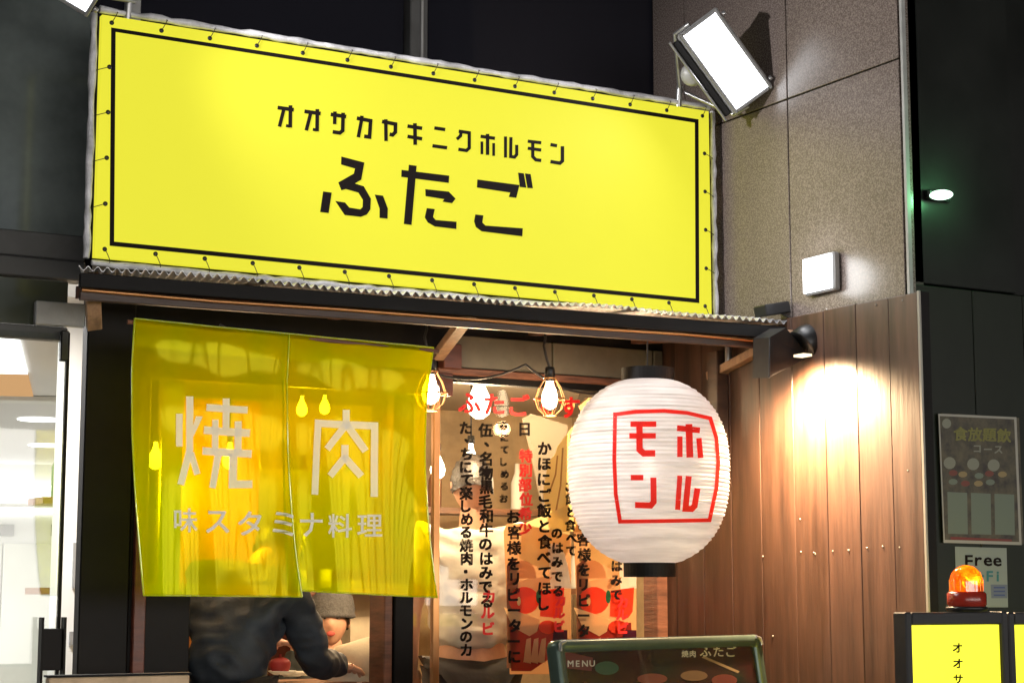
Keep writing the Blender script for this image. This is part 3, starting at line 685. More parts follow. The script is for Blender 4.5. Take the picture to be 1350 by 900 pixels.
# ================================================================== LANTERN
LC = atY(855, 621, -.25)
RX, RZ = .272, .318
lan = thing('paper_lantern', 'big white paper lantern with red frame and red lettering hanging before the window', 'lantern', LC-Vector((0, 0, .36)))
def lr(z):
    """radius of the lantern at height z from its centre"""
    u = min(1, abs(z)/RZ); return RX*(1-u**2.5)**(1/2.15)*(1.0 if z > 0 else .995) if u < 1 else 0
zt, zb = .312, -.312
nr = 46; prof = []
for i in range(nr*6+1):
    z = zb+(zt-zb)*i/(nr*6); ph = i/6
    prof.append((max(.082, lr(z)) + .0028*(.7+.4*math.sin(i*.37))*math.cos(2*math.pi*ph), z))
G().lathe(prof, LC, 72).build('paper_shade', M['paper'], lan)
for nm, z0, z1, r_ in (('top_cap', zt-.012, zt+.036, .088), ('bottom_cap', zb-.04, zb+.012, .087)):
    G().lathe([(r_-.006, z0), (r_, z0), (r_, z1), (r_-.006, z1), (r_-.006, z0)], LC, 40, smooth=False).build(nm, M['black'], lan)
G().tube([LC+Vector((0, 0, zt+.02)), (LC.x, LC.y, 2.22)], .003, 6).build('hook', M['cord'], lan)
def on_lantern(x, y, k):
    d = ray(x, y); lo_, hi_ = (LC-CAM).length-.45, (LC-CAM).length
    dn = d.normalized(); t = lo_
    while t < hi_:
        p = CAM+dn*t; q_ = p-LC
        if math.hypot(q_.x, q_.y) < lr(q_.z)+.0032+k*2: break
        t += .001
    return CAM+dn*(t)
f_ = (800, 530, 5.294)
fr = [(58, 85), (200, 66), (400, 60), (560, 74), (722, 112), (765, 250), (778, 420), (765, 600), (717, 822), (400, 828), (92, 832), (62, 640), (52, 400), (58, 71)]
print_mesh('red_frame', stk(*f_, [(27, fr)]), on_lantern, M['redglow'], lan, maxlen=5)
for l in ([(38, [(165, 152), (345, 152)]), (38, [(157, 234), (342, 234)]), (45, [(228, 150), (228, 330), (258, 356), (338, 356)])],
          [(40, [(490, 180), (650, 196)]), (48, [(573, 152), (580, 385)]), (38, [(510, 238), (510, 382)]), (38, [(643, 250), (655, 388)])],
          [(38, [(167, 525), (255, 525)]), (42, [(325, 525), (327, 695), (306, 720), (197, 716)])],
          [(36, [(510, 512), (494, 750)]), (42, [(572, 515), (549, 742), (592, 744), (613, 722), (633, 600)])]):
    print_mesh('red_letter', stk(*f_, l), on_lantern, M['redglow'], lan, maxlen=5)
point('lantern_light', LC+Vector((-.03, 0, .02)), 3.1, (1, .93, .88), .06)
G().lathe([(.001, .05), (.012, .05), (.028, .0), (.028, -.03), (.001, -.05)], LC+Vector((0, 0, 0.02)), 14).build('bulb', emit('lantern_bulb', (1, .9, .75), 8), lan)

# ================================================================== YELLOW CURTAIN
YN = -.12
nor = thing('yellow_curtain', 'see-through yellow plastic shop curtain with white lettering hanging in two halves', 'curtain', atY(375, 790, YN))
X_L, X_M, X_R = (atY(p, 600, YN).x for p in (172, 375, 560))
def wave(X, Z):
    top = 2.14; d = max(0, (top-Z)/.78)
    a = .010*math.sin(X*15+.6+Z*1.2)+.005*math.sin(X*33+Z*2.1)
    e = .05*math.exp(-((X-X_L)/.06)**2)+.045*math.exp(-((X-X_R)/.06)**2) + .028*math.exp(-((X-X_M)/.03)**2)
    return a*(.25+.9*d) - e*d + .0022*math.sin(Z*30+X*2)*(1-d)**2 + .003*math.sin(Z*9+X*5)*d
def panel(name, ltop, lmid, lbot, rtop, rmid, rbot, yoff, hem):
    def edge(a, b, c, t):  # quadratic through three points
        return (a[0]*(1-t)*(1-2*t)+4*b[0]*t*(1-t)+c[0]*t*(2*t-1), a[1]*(1-t)*(1-2*t)+4*b[1]*t*(1-t)+c[1]*t*(2*t-1))
    nx, nz = 90, 70; vs = []
    for j in range(nz+1):
        t = j/nz; l = edge(ltop, lmid, lbot, t); r_ = edge(rtop, rmid, rbot, t)
        for i in range(nx+1):
            s = i/nx; p = atY(l[0]*(1-s)+r_[0]*s, l[1]*(1-s)+r_[1]*s, YN); vs.append(p+Vector((0, wave(p.x, p.z)+yoff, 0)))
    idx = lambda i, j: j*(nx+1)+i
    fs = [(idx(i, j), idx(i, j+1), idx(i+1, j+1), idx(i+1, j)) for j in range(nz) for i in range(nx)]
    o = G().add(vs, fs, True).build(name, M['film'], nor)
    for nm, j0, j1 in (('top_hem', 0, 7), ('bottom_hem', nz-3, nz)):
        g = G(); v2 = []; k = j1-j0
        for j in range(j0, j1+1):
            for i in range(nx+1): v2.append(vs[idx(i, j)]+Vector((0, .003, 0)))
        g.add(v2, [(j*(nx+1)+i, (j+1)*(nx+1)+i, (j+1)*(nx+1)+i+1, j*(nx+1)+i+1) for j in range(k) for i in range(nx)], True).build(nm, M['film'], o)
    for nm, pts in (('side_hem', [vs[idx(0, j)] for j in range(nz+1)]), ('side_hem', [vs[idx(nx, j)] for j in range(nz+1)]), ('edge_bead', [vs[idx(i, 0)] for i in range(nx+1)]), ('edge_bead', [vs[idx(i, nz)] for i in range(nx+1)])):
        G().tube(pts, .0028, 6).build(nm, M['filmedge'], o)
panel('left_half', (177, 420), (171, 600), (183, 784), (381, 440), (378, 615), (396, 786), 0, 1)
panel('right_half', (374, 439), (372, 610), (374, 777), (573, 458), (556, 612), (568, 787), .004, 1)
G().tube([atY(168, 424, YN+.01), atY(578, 463, YN+.01)], .007, 10).build('hanging_rod', M['rust'], nor)
def onN(x, y, k):
    p = atY(x, y, YN); return Vector((p.x, YN+wave(p.x, p.z)-.004-k, p.z))
d_ = (210, 500, 4.093); e_ = (340, 500, 4.089)
yaki = stk(*d_, [(36, [(105, 185), (105, 362)]), (40, [(161, 92), (161, 385)]), (38, [(162, 375), (110, 568)]), (38, [(166, 395), (203, 512)]),
   (38, [(255, 150), (472, 166)]), (36, [(362, 102), (362, 275)]), (42, [(241, 272), (485, 290)]), (36, [(305, 215), (305, 392)]), (36, [(425, 225), (425, 400)]),
   (42, [(233, 384), (495, 402)]), (38, [(322, 400), (290, 585)]), (42, [(400, 398), (398, 565), (497, 565)])]) + pol(*d_, [[(196, 198), (235, 200), (182, 310), (180, 252)]])
niku = stk(*e_, [(39, [(303, 620), (322, 236), (624, 251), (624, 632)]), (36, [(476, 163), (476, 235)]), (38, [(480, 238), (375, 375)]), (38, [(474, 238), (577, 386)]),
   (38, [(472, 352), (472, 425)]), (38, [(478, 412), (393, 519)]), (38, [(466, 412), (556, 521)])])
print_mesh('large_letter', yaki, onN, M['filmletter'], nor, maxlen=6)
print_mesh('large_letter', niku, onN, M['filmletter'], nor, maxlen=6)
for ch, x, y in zip('味スタミナ料理', (243, 287, 328, 370, 409, 449, 487), (685, 687, 689, 690, 691, 692, 692)):
    g = G(); put_char(g, ch, x, y, 31, onN, fit=True, bold=.9); g.build('small_letter', M['filmletter'], nor)

# ================================================================== DARK UPPER FACADE
up = thing('upper_facade', 'dark glazed upper storey behind the yellow signboard', 'building', (1.0, .6, 2.4))
YU = .47
B('wall', (-4, YU+.02, 2.36), (4.03, YU+.3, 7), M['darkglass'], up)
def vpane(px0, px1, Y, m, z0=2.37, z1=6.9, nm='pane'):
    B(nm, (XY(px0, Y, 100)+.003, Y-.008, z0), (XY(px1, Y, 100)-.003, Y+.018, z1), m, up)
vpane(110, 531, YU, M['darkglass']); vpane(558, 870, YU, M['darkglass'])
B('mullion', (XY(533, YU, 50), YU-.05, 2.4), (XY(556, YU, 50), YU+.01, 6.9), M['grey'], up, .004)
B('mullion_edge', (XY(546, YU, 50), YU-.056, 2.4), (XY(549, YU, 50), YU-.051, 6.9), M['greylight'], up)
B('mullion', (XY(167, YU, 10), YU-.05, 2.4), (XY(180, YU, 10), YU-.01, 6.9), M['greylight'], up, .004)

# ================================================================== LOBBY NEXT DOOR
lb = thing('office_entrance', 'bright white office entrance left of the grill with grey beams and dark glass above', 'building', (1.0, .5, 0))
YL = .40
xr = xa-.004
zA, zB_, zC, zD, zE = ZY(305, 40, YL), ZY(340, 40, YL), ZY(368, 40, YL), ZY(428, 40, YL), ZY(447, 40, YL)
B('upper_glass', (-2.5, YL, zA), (xr, YL+.05, 5.2), mat('grey_green_glass', (.12, .14, .14), .12, var=.7, scale=.9), lb)
B('upper_beam', (-2.5, YL-.02, zB_), (xr, YL+.06, zA-.003), M['grey'], lb, .004)
B('beam_lip', (-2.5, YL-.03, zC+.003), (xr, YL+.05, zB_-.003), mat('beam_grey', (.05, .05, .052), .65), lb, .004)
B('transom_glass', (-2.5, YL, zD), (XY(89, YL, 400), YL+.02, zC), mat('olive_glass', (.045, .05, .035), .15), lb)
B('door_head', (-2.5, YL-.015, zE), (XY(89, YL, 400), YL+.03, zD-.003), M['grey'], lb, .004)
B('door_jamb', (XY(86, 1.6, 400), 1.6, 0), (sx(1.6)-.02, 1.68, 2.44), mat('white_jamb', (.75, .76, .75), .4, emit=(1, 1, 1), es=.0), lb, .002)
B('switch_plate', (XY(97, 1.59, 730), 1.585, ZY(775, 97, 1.59)), (XY(104, 1.59, 730), 1.598, ZY(715, 97, 1.59)), M['greylight'], lb)
B('switch_plate', (XY(92, 1.59, 840), 1.585, ZY(850, 97, 1.59)), (XY(101, 1.59, 840), 1.598, ZY(832, 97, 1.59)), M['greylight'], lb)
B('hinge_plate', (XY(47, YL-.05, 420), YL-.05, ZY(432, 75, YL)), (xr-.002, YL-.022, ZY(401, 75, YL)), M['greylight'], lb, .004)
# rotated lobby room
lo_ = Vector((1.62, .6, 0)); ang = R(17); ld = Vector((math.sin(ang), math.cos(ang), 0)); lrr = Vector((math.cos(ang), -math.sin(ang), 0))
LM = basis(lo_, lrr, ld, (0, 0, 1))
# camera ray to lobby frame
LMi = LM.inverted()
def atL(px, py, dpt):
    o_ = LMi @ CAM; d = LMi.to_3x3() @ ray(px, py); return o_ + d*((dpt-o_.y)/d.y)
H = 2.46
DL = 11.0
def LB(name, lo, hi, m, parent=lb, **kw): return G().box(lo, hi, LM).build(name, m, parent, **kw)
zc = H
LB('lobby_ceiling', (-5, 0, zc), (.75, DL, zc+.08), M['lobbyceil'])
LB('lobby_floor', (-5, 0, -.02), (.75, DL, .02), M['floor'])
LB('lobby_end_wall', (-5, DL, 0), (.75, DL+.1, zc), M['lobby'])
LB('lobby_side_wall', (.45, .1, 0), (.52, DL, zc), M['lobby'])
LB('lobby_side_wall', (-5.1, .1, 0), (-5, DL, zc), M['lobby'])
def on_ceil(px, py, z):
    o_ = LMi @ CAM; d = LMi.to_3x3() @ ray(px, py); return o_+d*((z-o_.z)/d.z)
cf = thing('ceiling_coffer', 'large square white and orange ceiling light in the office entrance', 'ceiling light', LM @ Vector((-.9, 3, zc-.02)))
a = on_ceil(28, 455, zc); b = on_ceil(45, 520, zc); a1 = on_ceil(30, 490, zc)
G().box((a.x-2.0, a.y-.8, zc-.012), (a.x-.0, a1.y, zc-.004), LM).build('white_panel', M['cool'], cf)
G().box((a.x-2.0, a1.y+.005, zc-.012), (a.x-.0, b.y, zc-.004), LM).build('orange_panel', M['warmcove'], cf)
G().box((a.x-2.1, b.y+.05, zc-.03), (a.x+.22, b.y+.22, zc-.004), LM).build('coffer_lip', M['lobby'], cf)
for k, (px, py) in enumerate(((52, 553), (62, 587))):
    c = on_ceil(px, py, zc-.006)
    t = G().lathe([(.001, -.004), (.13, -.004), (.14, 0), (.001, .001)], LM @ c, 24).build('downlight', M['cool'])
    tag(t, 'round white downlight in the entrance ceiling, %s one' % ('nearer' if k == 0 else 'farther'), 'ceiling light', 'round downlights in the entrance')
e0 = atL(0, 628, DL); 
zcv1, zcv0 = atL(40, 640, DL-.8).z, atL(40, 655, DL-.8).z
LB('cove_band', (-5, DL-.9, zcv0), (.44, DL-.8, zcv1), M['cool'])
LB('bulkhead', (-5, DL-.8, atL(40, 664, DL-.8).z), (.44, DL-.0, zc), M['lobby'])
zz1, zz0 = atL(40, 667, DL).z, atL(40, 677, DL).z
LB('cove_band', (-5, DL-.03, zz0), (.44, DL-.01, zz1), M['cool'])
for pa, pb in ((-20, 19), (67, 90)):
    p0 = atL(pa, 706, DL); p1 = atL(pb, 691, DL)
    LB('vent', (p0.x, DL-.02, p0.z), (p1.x, DL-.005, p1.z), M['greylight'])
for pa, pb in ((-70, 3), (5, 76)):
    p0 = atL(pa, 716, DL); p1 = atL(pb, 716, DL)
    o = G().box((p0.x, DL-.03, .02), (p1.x, DL-.008, p0.z), LM).build('lift_door', M['lift'])
    tag(o, 'pale steel lift door at the far end of the office entrance, %s one' % ('left, cut by the picture edge' if pa < 0 else 'right'), 'lift door')
for dd, e in ((.25, 60), (3.0, 70), (6.2, 110), (9.2, 80)):  # first lamp is added near the entrance to brighten the white jamb
    o = bpy.data.lights.new('lobby_light', 'AREA'); o.energy = e; o.size = 1.2 if dd > 1 else .36; o.color = (1, .98, .95)
    ob = bpy.data.objects.new('lobby_light', o); COL.objects.link(ob); ob.location = LM @ Vector((-1.6 if dd > 1 else -.15, dd, zc-.03))
# glass door
gd = thing('glass_door', 'frameless glass door of the office entrance with black edge and black pull handle', 'door', atY(60, 900, YL-.03))
B('door_pane', (-1.2, YL-.036, .03), (XY(79, YL, 600), YL-.026, ZY(440, 60, YL)), M['doorglass'], gd)
B('edge_seal', (XY(78.5, YL, 600), YL-.038, .03), (XY(82, YL, 600)+.002, YL-.024, ZY(440, 80, YL)), M['black'], gd)
B('patch_fitting', (XY(80, YL-.04, 450), YL-.045, ZY(478, 85, YL)), (XY(91, YL-.04, 450), YL-.02, ZY(438, 85, YL)), M['darksteel'], gd, .004)
hp = thing('door_handle', 'x', 'x', (0, 0, 0)); bpy.data.objects.remove(hp)
h_ = B('handle_plate', (XY(54, YL-.06, 860), YL-.075, ZY(883, 66, YL-.06)), (XY(80, YL-.06, 860), YL-.06, ZY(828, 66, YL-.06)), M['black'], gd, .002)
for pxh in (52.5, 82):
    B('handle_bar', (XY(pxh-1.6, YL-.06, 860), YL-.085, ZY(905, 66, YL-.06)), (XY(pxh+1.6, YL-.06, 860), YL-.05, ZY(813, 66, YL-.06)), M['black'], h_)

# ================================================================== RIGHT DARK FACADE
rf = thing('dark_facade', 'dark metal panelled facade at the right edge with posters and an added green glow', 'building', (4.6, -.95, 0))
YR = -.965
xp0 = atY(1218, 300, YR).x; zP = atY(1280, 382, YR).z
xs = [XW+.038, atY(1336, 250, YR).x, 5.6]
B('core', (XW+.085, YR+.055, 0), (6.2, YR+.3, 5), M['black'], rf)
for i in range(2):
    B('upper_panel', (xs[i]+.002, YR+(.0 if i == 0 else .03), zP+.004), (xs[i+1]-.002, YR+.05, 4.8), M['facade'], rf, .003)
xs2 = [XW+.001, atY(1283, 450, YR).x, atY(1349, 450, YR).x, 5.2]
for i in range(3):
    B('lower_panel', (xs2[i]+.002, YR-.004, .0), (xs2[i+1]-.002, YR+.045, zP-.002), M['facade2'], rf, .003)
t = thing('green_reflection', 'small oval green glow added for a reflection in the dark facade', 'lamp', atY(1241, 268, YR-.02))  # glowing body added in place of a green reflection in the panel
cg = atY(1241, 257, YR-.03)
G().ball(cg, (.052, .012, .017), 18, Matrix.Rotation(R(-9), 3, 'Y')).build('lens', M['green'], t)  # glowing body added for the green reflection
G().box((-.05, -.0, -.016), (.05, .024, .016), basis(cg+Vector((0, .004, 0)), (1, 0, 0), (0, 1, 0), (0, 0, 1)), .006).build('housing', M['darksteel'], t)
point('added_green_glow', cg+Vector((0, -.07, 0)), 2.2, (.25, 1, .4), .02)
# poster
po = thing('menu_poster', 'dark framed food poster with three pale columns on the facade above the wifi notice', 'poster', atY(1290, 718, YR-.01))
def onP(x, y, k): return atY(x, y, YR-.016-k)
def rectp(n, x0, y0, x1, y1, m, k, sk=7): print_mesh(n, [[[(x0, y0), (x1, y0+(x1-x0)*.045), (x1+sk*(y1-y0)/170, y1+(x1-x0)*.03), (x0+sk*(y1-y0)/170, y1)]]], lambda x, y, kk: onP(x, y, k), m, po)
B('backing', (atY(1240, 630, YR).x, YR-.015, atY(1290, 716, YR).z), (atY(1342, 630, YR).x, YR-.006, atY(1290, 548, YR).z), M['poster'], po)
rectp('paper', 1237, 545, 1340, 715, M['edge'], 0); rectp('print_area', 1239, 548, 1337, 711, M['poster'], .0005)
for i in range(3):
    rectp('pale_column', 1249+i*31, 648+i*1.2, 1275+i*31, 703+i*.6, M['postergrey'], .001, 3)
for i, x in enumerate((1252, 1283, 1310)):
    print_mesh('round_mark', [[ell(x, 610+i*1.5, 8, 8, 14)]], lambda x_, y_, k: onP(x_, y_, .001), M['posterpale'], po)
print_mesh('round_mark', [[ell(1248, 558, 6, 6.5, 14)]], lambda x_, y_, k: onP(x_, y_, .001), M['posterpale'], po)
for i in range(4):
    g = G(); put_char(g, '食放題飲'[i], 1266+i*19, 571+i*.8, 18, lambda x_, y_, k: onP(x_, y_, .0015+k), bold=1); g.build('poster_title', M['posteryellow'], po)
for i in range(3):
    g = G(); put_char(g, 'コース'[i], 1288+i*14, 591+i*.6, 12, lambda x_, y_, k: onP(x_, y_, .0015+k), bold=.6); g.build('poster_title', M['posterpale'], po)
for i in range(9):
    print_mesh('print_dish', [[ell(1254+(i % 5)*17+random.uniform(-3, 3), 625+(i//5)*11+random.uniform(-2, 2), 6, 4, 10)]], lambda x_, y_, k: onP(x_, y_, .0012), (printcol('dish_red', (.12, .03, .02)), printcol('dish_tan', (.2, .15, .07)), M['postergrey'])[i % 3], po)
rectp('red_strip', 1253, 707, 1334, 711, printcol('dull_red', (.13, .02, .015)), .001, 1)
# wifi notice
wf = thing('wifi_notice', 'pale Free Wi-Fi notice behind the amber beacon', 'notice', atY(1293, 800, YR-.01))
print_mesh('paper', [[[(1259, 720), (1327, 722), (1329, 800), (1261, 800)]]], lambda x, y, k: atY(x, y, YR-.006), mat('wifi_paper', (.19, .22, .20), .5), wf)
print_mesh('blue_block', [[[(1306, 770), (1328, 770), (1328, 788), (1307, 788)]]], lambda x, y, k: atY(x, y, YR-.0065), mat('wifi_grey', (.10, .12, .16), .5), wf)
def word(txt, x0, y, step, sz, m, par, Y, wx=1.0, slope=.02, bold=.9):
    for i, ch in enumerate(txt):
        g = G(); put_char(g, ch, x0+i*step, y+i*step*slope, sz, lambda x_, y_, k: atY(x_, y_, Y-k), bold=bold, wx=wx); g.build('letter', m, par)
word('Free', 1277, 739, 12.5, 22, M['ink'], wf, YR-.007, 1.1)
word('Wi-Fi', 1273, 758, 10.5, 18, M['teal'], wf, YR-.007, 1.1)
for i in range(3):
    print_mesh('text_line', [[[(1310, 773+i*5), (1325, 773+i*5), (1325, 775+i*5), (1310, 775+i*5)]]], lambda x, y, k: atY(x, y, YR-.0072), M['blue'], wf)

# ================================================================== LIT STANDING SIGNS + BEACON
YT = -1.45
M['signframe'] = mat('sign_frame_grey', (.022, .022, .024), .5, var=.2, spec=.3)
def lit_sign(pl, pr, ptop, label, letters_x, skew):
    a = atY(pl, ptop, YT); b = atY(pr, ptop, YT)
    t = thing('standing_sign', label, 'lit sign', ((a.x+b.x)/2, YT, 0), 'yellow lightbox signs on the pavement')
    z1 = (a.z+b.z)/2
    fx = .024
    B('frame_side', (a.x, YT-.0, .0), (a.x+fx, YT+.055, z1), M['signframe'], t, .004)
    B('frame_side', (b.x-fx, YT-.0, .0), (b.x, YT+.055, z1), M['signframe'], t, .004)
    B('frame_top', (a.x+fx+.001, YT, z1-.035), (b.x-fx-.001, YT+.055, z1-.001), M['signframe'], t, .003)
    B('frame_bottom', (a.x+fx+.001, YT, .1), (b.x-fx-.001, YT+.055, .16), M['signframe'], t, .003)
    f = B('light_panel', (a.x+fx+.002, YT+.012, .162), (b.x-fx-.002, YT+.05, z1-.037), M['boxyellow'], t)
    return t, f
s1, f1 = lit_sign(1194, 1329, 806, 'yellow lightbox sign in grey frame with the amber beacon standing on it', 1262, 0)
s2, f2 = lit_sign(1330, 1470, 806, 'yellow lightbox sign cut off by the right picture edge', 1262, 0)
for i, ch in enumerate('オオサカヤキニクホルモン'):
    g = G(); put_char(g, ch, 1262+i*.5, 853+i*20.5, 12, lambda x_, y_, k: atY(x_, y_, YT+.011-k), fit=True, bold=.7); g.build('letter', M['ink'], f1)
pb = atY(1275, 803, YT+.03); zb0 = atY(1190, 806, YT).z
bc = thing('amber_beacon', 'lit amber rotating beacon with red base on top of the yellow lightbox', 'beacon', (pb.x, YT+.03, zb0))
cb_ = Vector((pb.x, YT+.03, zb0))
G().lathe([(.001, .0), (.058, .0), (.06, .008), (.06, .012), (.052, .014)], cb_, 28).build('rubber_foot', M['darksteel'], bc)
G().lathe([(.052, .014), (.056, .02), (.056, .05), (.050, .056), (.001, .056)], cb_, 28).build('base', M['redbase'], bc)
amb = sheet_mat('amber_shell', (1, .26, .01), .5, (1, .38, .03), .07, .06, .6)
pr_ = [(.047, .056), (.047, .075)]+[(.047*math.cos(a), .085+.047*math.sin(a)) for a in [i*math.pi/2/9 for i in range(9)]]+[(.001, .132)]
dm = G().lathe(pr_, cb_, 28).build('dome', amb, bc)
for i in range(14):
    a = 2*math.pi*i/14
    G().tube([cb_+Vector((.0475*math.cos(a), .0475*math.sin(a), .058)), cb_+Vector((.0475*math.cos(a), .0475*math.sin(a), .09))], .0012, 4).build('dome_rib', M['amber'], dm)
G().ball(cb_+Vector((0, 0, .082)), (.011, .011, .016), 12).build('bulb', M['amberhot'], bc)
G().lathe([(.004, 0), (.022, .02), (.03, .045)], cb_+Vector((.012, .012, .06)), 14, Matrix.Rotation(R(40), 3, 'X')).build('reflector', M['steel'], bc)
point('beacon_light', cb_+Vector((0, 0, .09)), 1.6, (1, .42, .08), .015)

# ================================================================== MENU BOARD
A0 = atY(729, 843, -.8); zt_ = A0.z
d = ray(1000, 836); A1 = CAM+d*((zt_-CAM.z)/d.z)
ux = (A1-A0).normalized(); wdt = (A1-A0).length; uy = Vector((-ux.y, ux.x, 0)); lean = (Vector((0, 0, 1))+uy*.16).normalized(); nb = ux.cross(lean)
MB_ = basis(A0, ux, -nb, lean)
mb = thing('menu_board', 'dark menu board in a rounded grey-green metal frame below the lantern', 'menu board', MB_ @ Vector((wdt/2, 0, -1.2)))
hb = 1.15; fw = .036
def rr(x0, z0, x1, z1, r_, n=6):
    pts = []
    for cx, cz, a0 in ((x1-r_, z1-r_, 0), (x0+r_, z1-r_, 90), (x0+r_, z0+r_, 180), (x1-r_, z0+r_, 270)):
        for i in range(n+1): a = R(a0+90*i/n); pts.append((cx+r_*math.cos(a), cz+r_*math.sin(a)))
    return pts
op = rr(0, -hb, wdt, 0, .03); ip = rr(fw, -hb+fw, wdt-fw, -fw, .006); n_ = len(op)
g = G(); vs = [MB_ @ Vector((x, yy, z)) for pts, yy in ((op, .03), (op, -.004), ([(x+(.007 if x < wdt/2 else -.007), z+(.007 if z < -hb/2 else -.007)) for x, z in op], -.012), (ip, -.008), (ip, .012)) for x, z in pts]
g.add(vs, [(k*n_+i, k*n_+(i+1) % n_, (k+1)*n_+(i+1) % n_, (k+1)*n_+i) for k in range(4) for i in range(n_)], True); g.build('frame', M['menuframe'], mb)
G().box((fw-.005, .004, -hb+fw-.005), (wdt-fw+.005, .012, -fw+.005), MB_).build('menu_sheet', M['menu'], mb)
G().box((fw-.002, -.001, -hb+fw-.002), (wdt-fw+.002, .001, -fw+.002), MB_).build('cover_sheet', M['glass'], mb)
def onM(x, y, k):
    n = nb; d = ray(x, y); p0 = MB_ @ Vector((0, .003-k, 0)); return CAM+d*((p0-CAM).dot(nb)/d.dot(nb))
mi = printcol('menu_ink', (.45, .42, .36))
def mword(txt, x0, y, step, sz):
    g = G()
    for i, ch in enumerate(txt): put_char(g, ch, x0+i*step, y-i*step*.01, sz, onM, bold=.4)
    g.build('menu_lettering', mi, mb)
mword('ふたご', 930, 858, 17, 15); mword('焼肉', 903, 861, 10, 9); mword('MENU', 752, 874, 9.5, 11)
for nm, pg, c in (('print_meat', ell(860, 894, 20, 7), 'm_dred'), ('print_meat', ell(915, 890, 18, 7), 'm_brown'), ('print_leaf', ell(800, 880, 16, 9), 'm_green'), ('print_flag', [(745, 858), (782, 866), (780, 884), (745, 880)], 'm_dred'),
                  ('print_meat', ell(955, 896, 17, 8), 'm_dred'), ('print_chopstick', [(925, 866), (928, 864), (975, 884), (973, 887)], 'm_tan')):
    print_mesh(nm, [[pg]], lambda x, y, k: onM(x, y, -.0002), printcol(c, dict(m_dred=(.09, .012, .01), m_brown=(.10, .05, .025), m_green=(.012, .045, .025), m_tan=(.22, .14, .08))[c]), mb)
G().tube([MB_ @ Vector((.01, -.014, -.035)), MB_ @ Vector((.014, -.014, -.014)), MB_ @ Vector((.035, -.014, -.008))], .006, 8).build('corner_guard', M['steel'], mb)
G().tube([MB_ @ Vector((wdt-.01, -.014, -.035)), MB_ @ Vector((wdt-.014, -.014, -.014)), MB_ @ Vector((wdt-.035, -.014, -.008))], .006, 8).build('corner_guard', M['steel'], mb)
for s in (.06, wdt-.06):
    b0 = MB_ @ Vector((s, .03, -.1)); b1 = Vector((b0.x, b0.y+.45, 0)); G().tube([b0, b1], .012, 8).build('leg', M['darksteel'], mb)
    b2 = MB_ @ Vector((s, .02, -hb)); G().tube([b2, (b2.x, b2.y-.01, 0)], .012, 8).build('leg', M['darksteel'], mb)

# pale box top at lower left
bx = thing('paper_banner', 'cream board whose top edge shows at bottom left before the black pier', 'board', atY(157, 895, 0))
a = atY(65, 896, -.1); b = atY(250, 896, -.1)
B('board', (a.x, -.1, .1), (b.x, -.06, a.z+.006), mat('cream_board', (.62, .45, .28), .7, var=.2, scale=12), bx, .003)
B('top_strip', (a.x-.004, -.105, a.z+.007), (b.x+.004, -.055, a.z+.013), M['black'], bx)

# ================================================================== PEOPLE
def skin(name, pts, edges, rad, m, parent, sub=2, root=0, wr=0):
    me = bpy.data.meshes.new(name); me.from_pydata([Vector(p) for p in pts], edges, [])
    o = bpy.data.objects.new(name, me); COL.objects.link(o)
    sm = o.modifiers.new('s', 'SKIN'); sm.use_smooth_shade = True
    for i, v in enumerate(me.skin_vertices[0].data):
        r_ = rad[i]; v.radius = r_ if isinstance(r_, tuple) else (r_, r_); v.use_root = (i == root)
    ss = o.modifiers.new('u', 'SUBSURF'); ss.levels = sub; ss.render_levels = sub
    ev = o.evaluated_get(bpy.context.evaluated_depsgraph_get()); nm = bpy.data.meshes.new_from_object(ev)
    vs = [v.co.copy() for v in nm.vertices]; fs = [tuple(p.vertices) for p in nm.polygons]
    if wr:
        for v in nm.vertices:
            c = v.co; f = fold.noise(Vector((c.x*9, c.y*9, c.z*16+c.x*6))); f2 = fold.noise(Vector((c.x*24, c.y*24, c.z*40)))
            vs[v.index] = c + v.normal*wr*((1-abs(f)*2.2)+.35*f2)
    bpy.data.objects.remove(o); bpy.data.meshes.remove(nm)
    g = G(); g.add(vs, fs, True); return g.build(name, m, parent)
def head_shape(g, M_):
    """face looks along local -Y"""
    n, m = 28, 20; vs = []
    for i in range(m+1):
        th = math.pi*i/m
        for k in range(n):
            a = 2*math.pi*k/n; x = .076*math.sin(th)*math.cos(a); y = .095*math.sin(th)*math.sin(a); z = .118*math.cos(th)
            if z < 0: f = 1-.32*(-z/.118)**1.3; x *= f; y = y*f - .012*(-z/.118)
            if y < -.03:
                y -= .022*math.exp(-((x/.013)**2))*math.exp(-(((z+.022)/.022)**2))
                y += .010*math.exp(-(((abs(x)-.030)/.014)**2))*math.exp(-(((z-.012)/.012)**2))
                y -= .006*math.exp(-((x/.026)**2))*math.exp(-(((z+.062)/.010)**2))
                y -= .008*math.exp(-((x/.03)**2))*math.exp(-(((z+.10)/.018)**2))
            vs.append(M_ @ Vector((x, y, z)))
    g.add(vs, [(i*n+k, (i+1)*n+k, (i+1)*n+(k+1) % n, i*n+(k+1) % n) for i in range(m) for k in range(n)], True)
    for s in (-1, 1): g.ball(M_ @ Vector((s*.077, .006, -.004)), (.010, .018, .030), 10, M_.to_3x3())
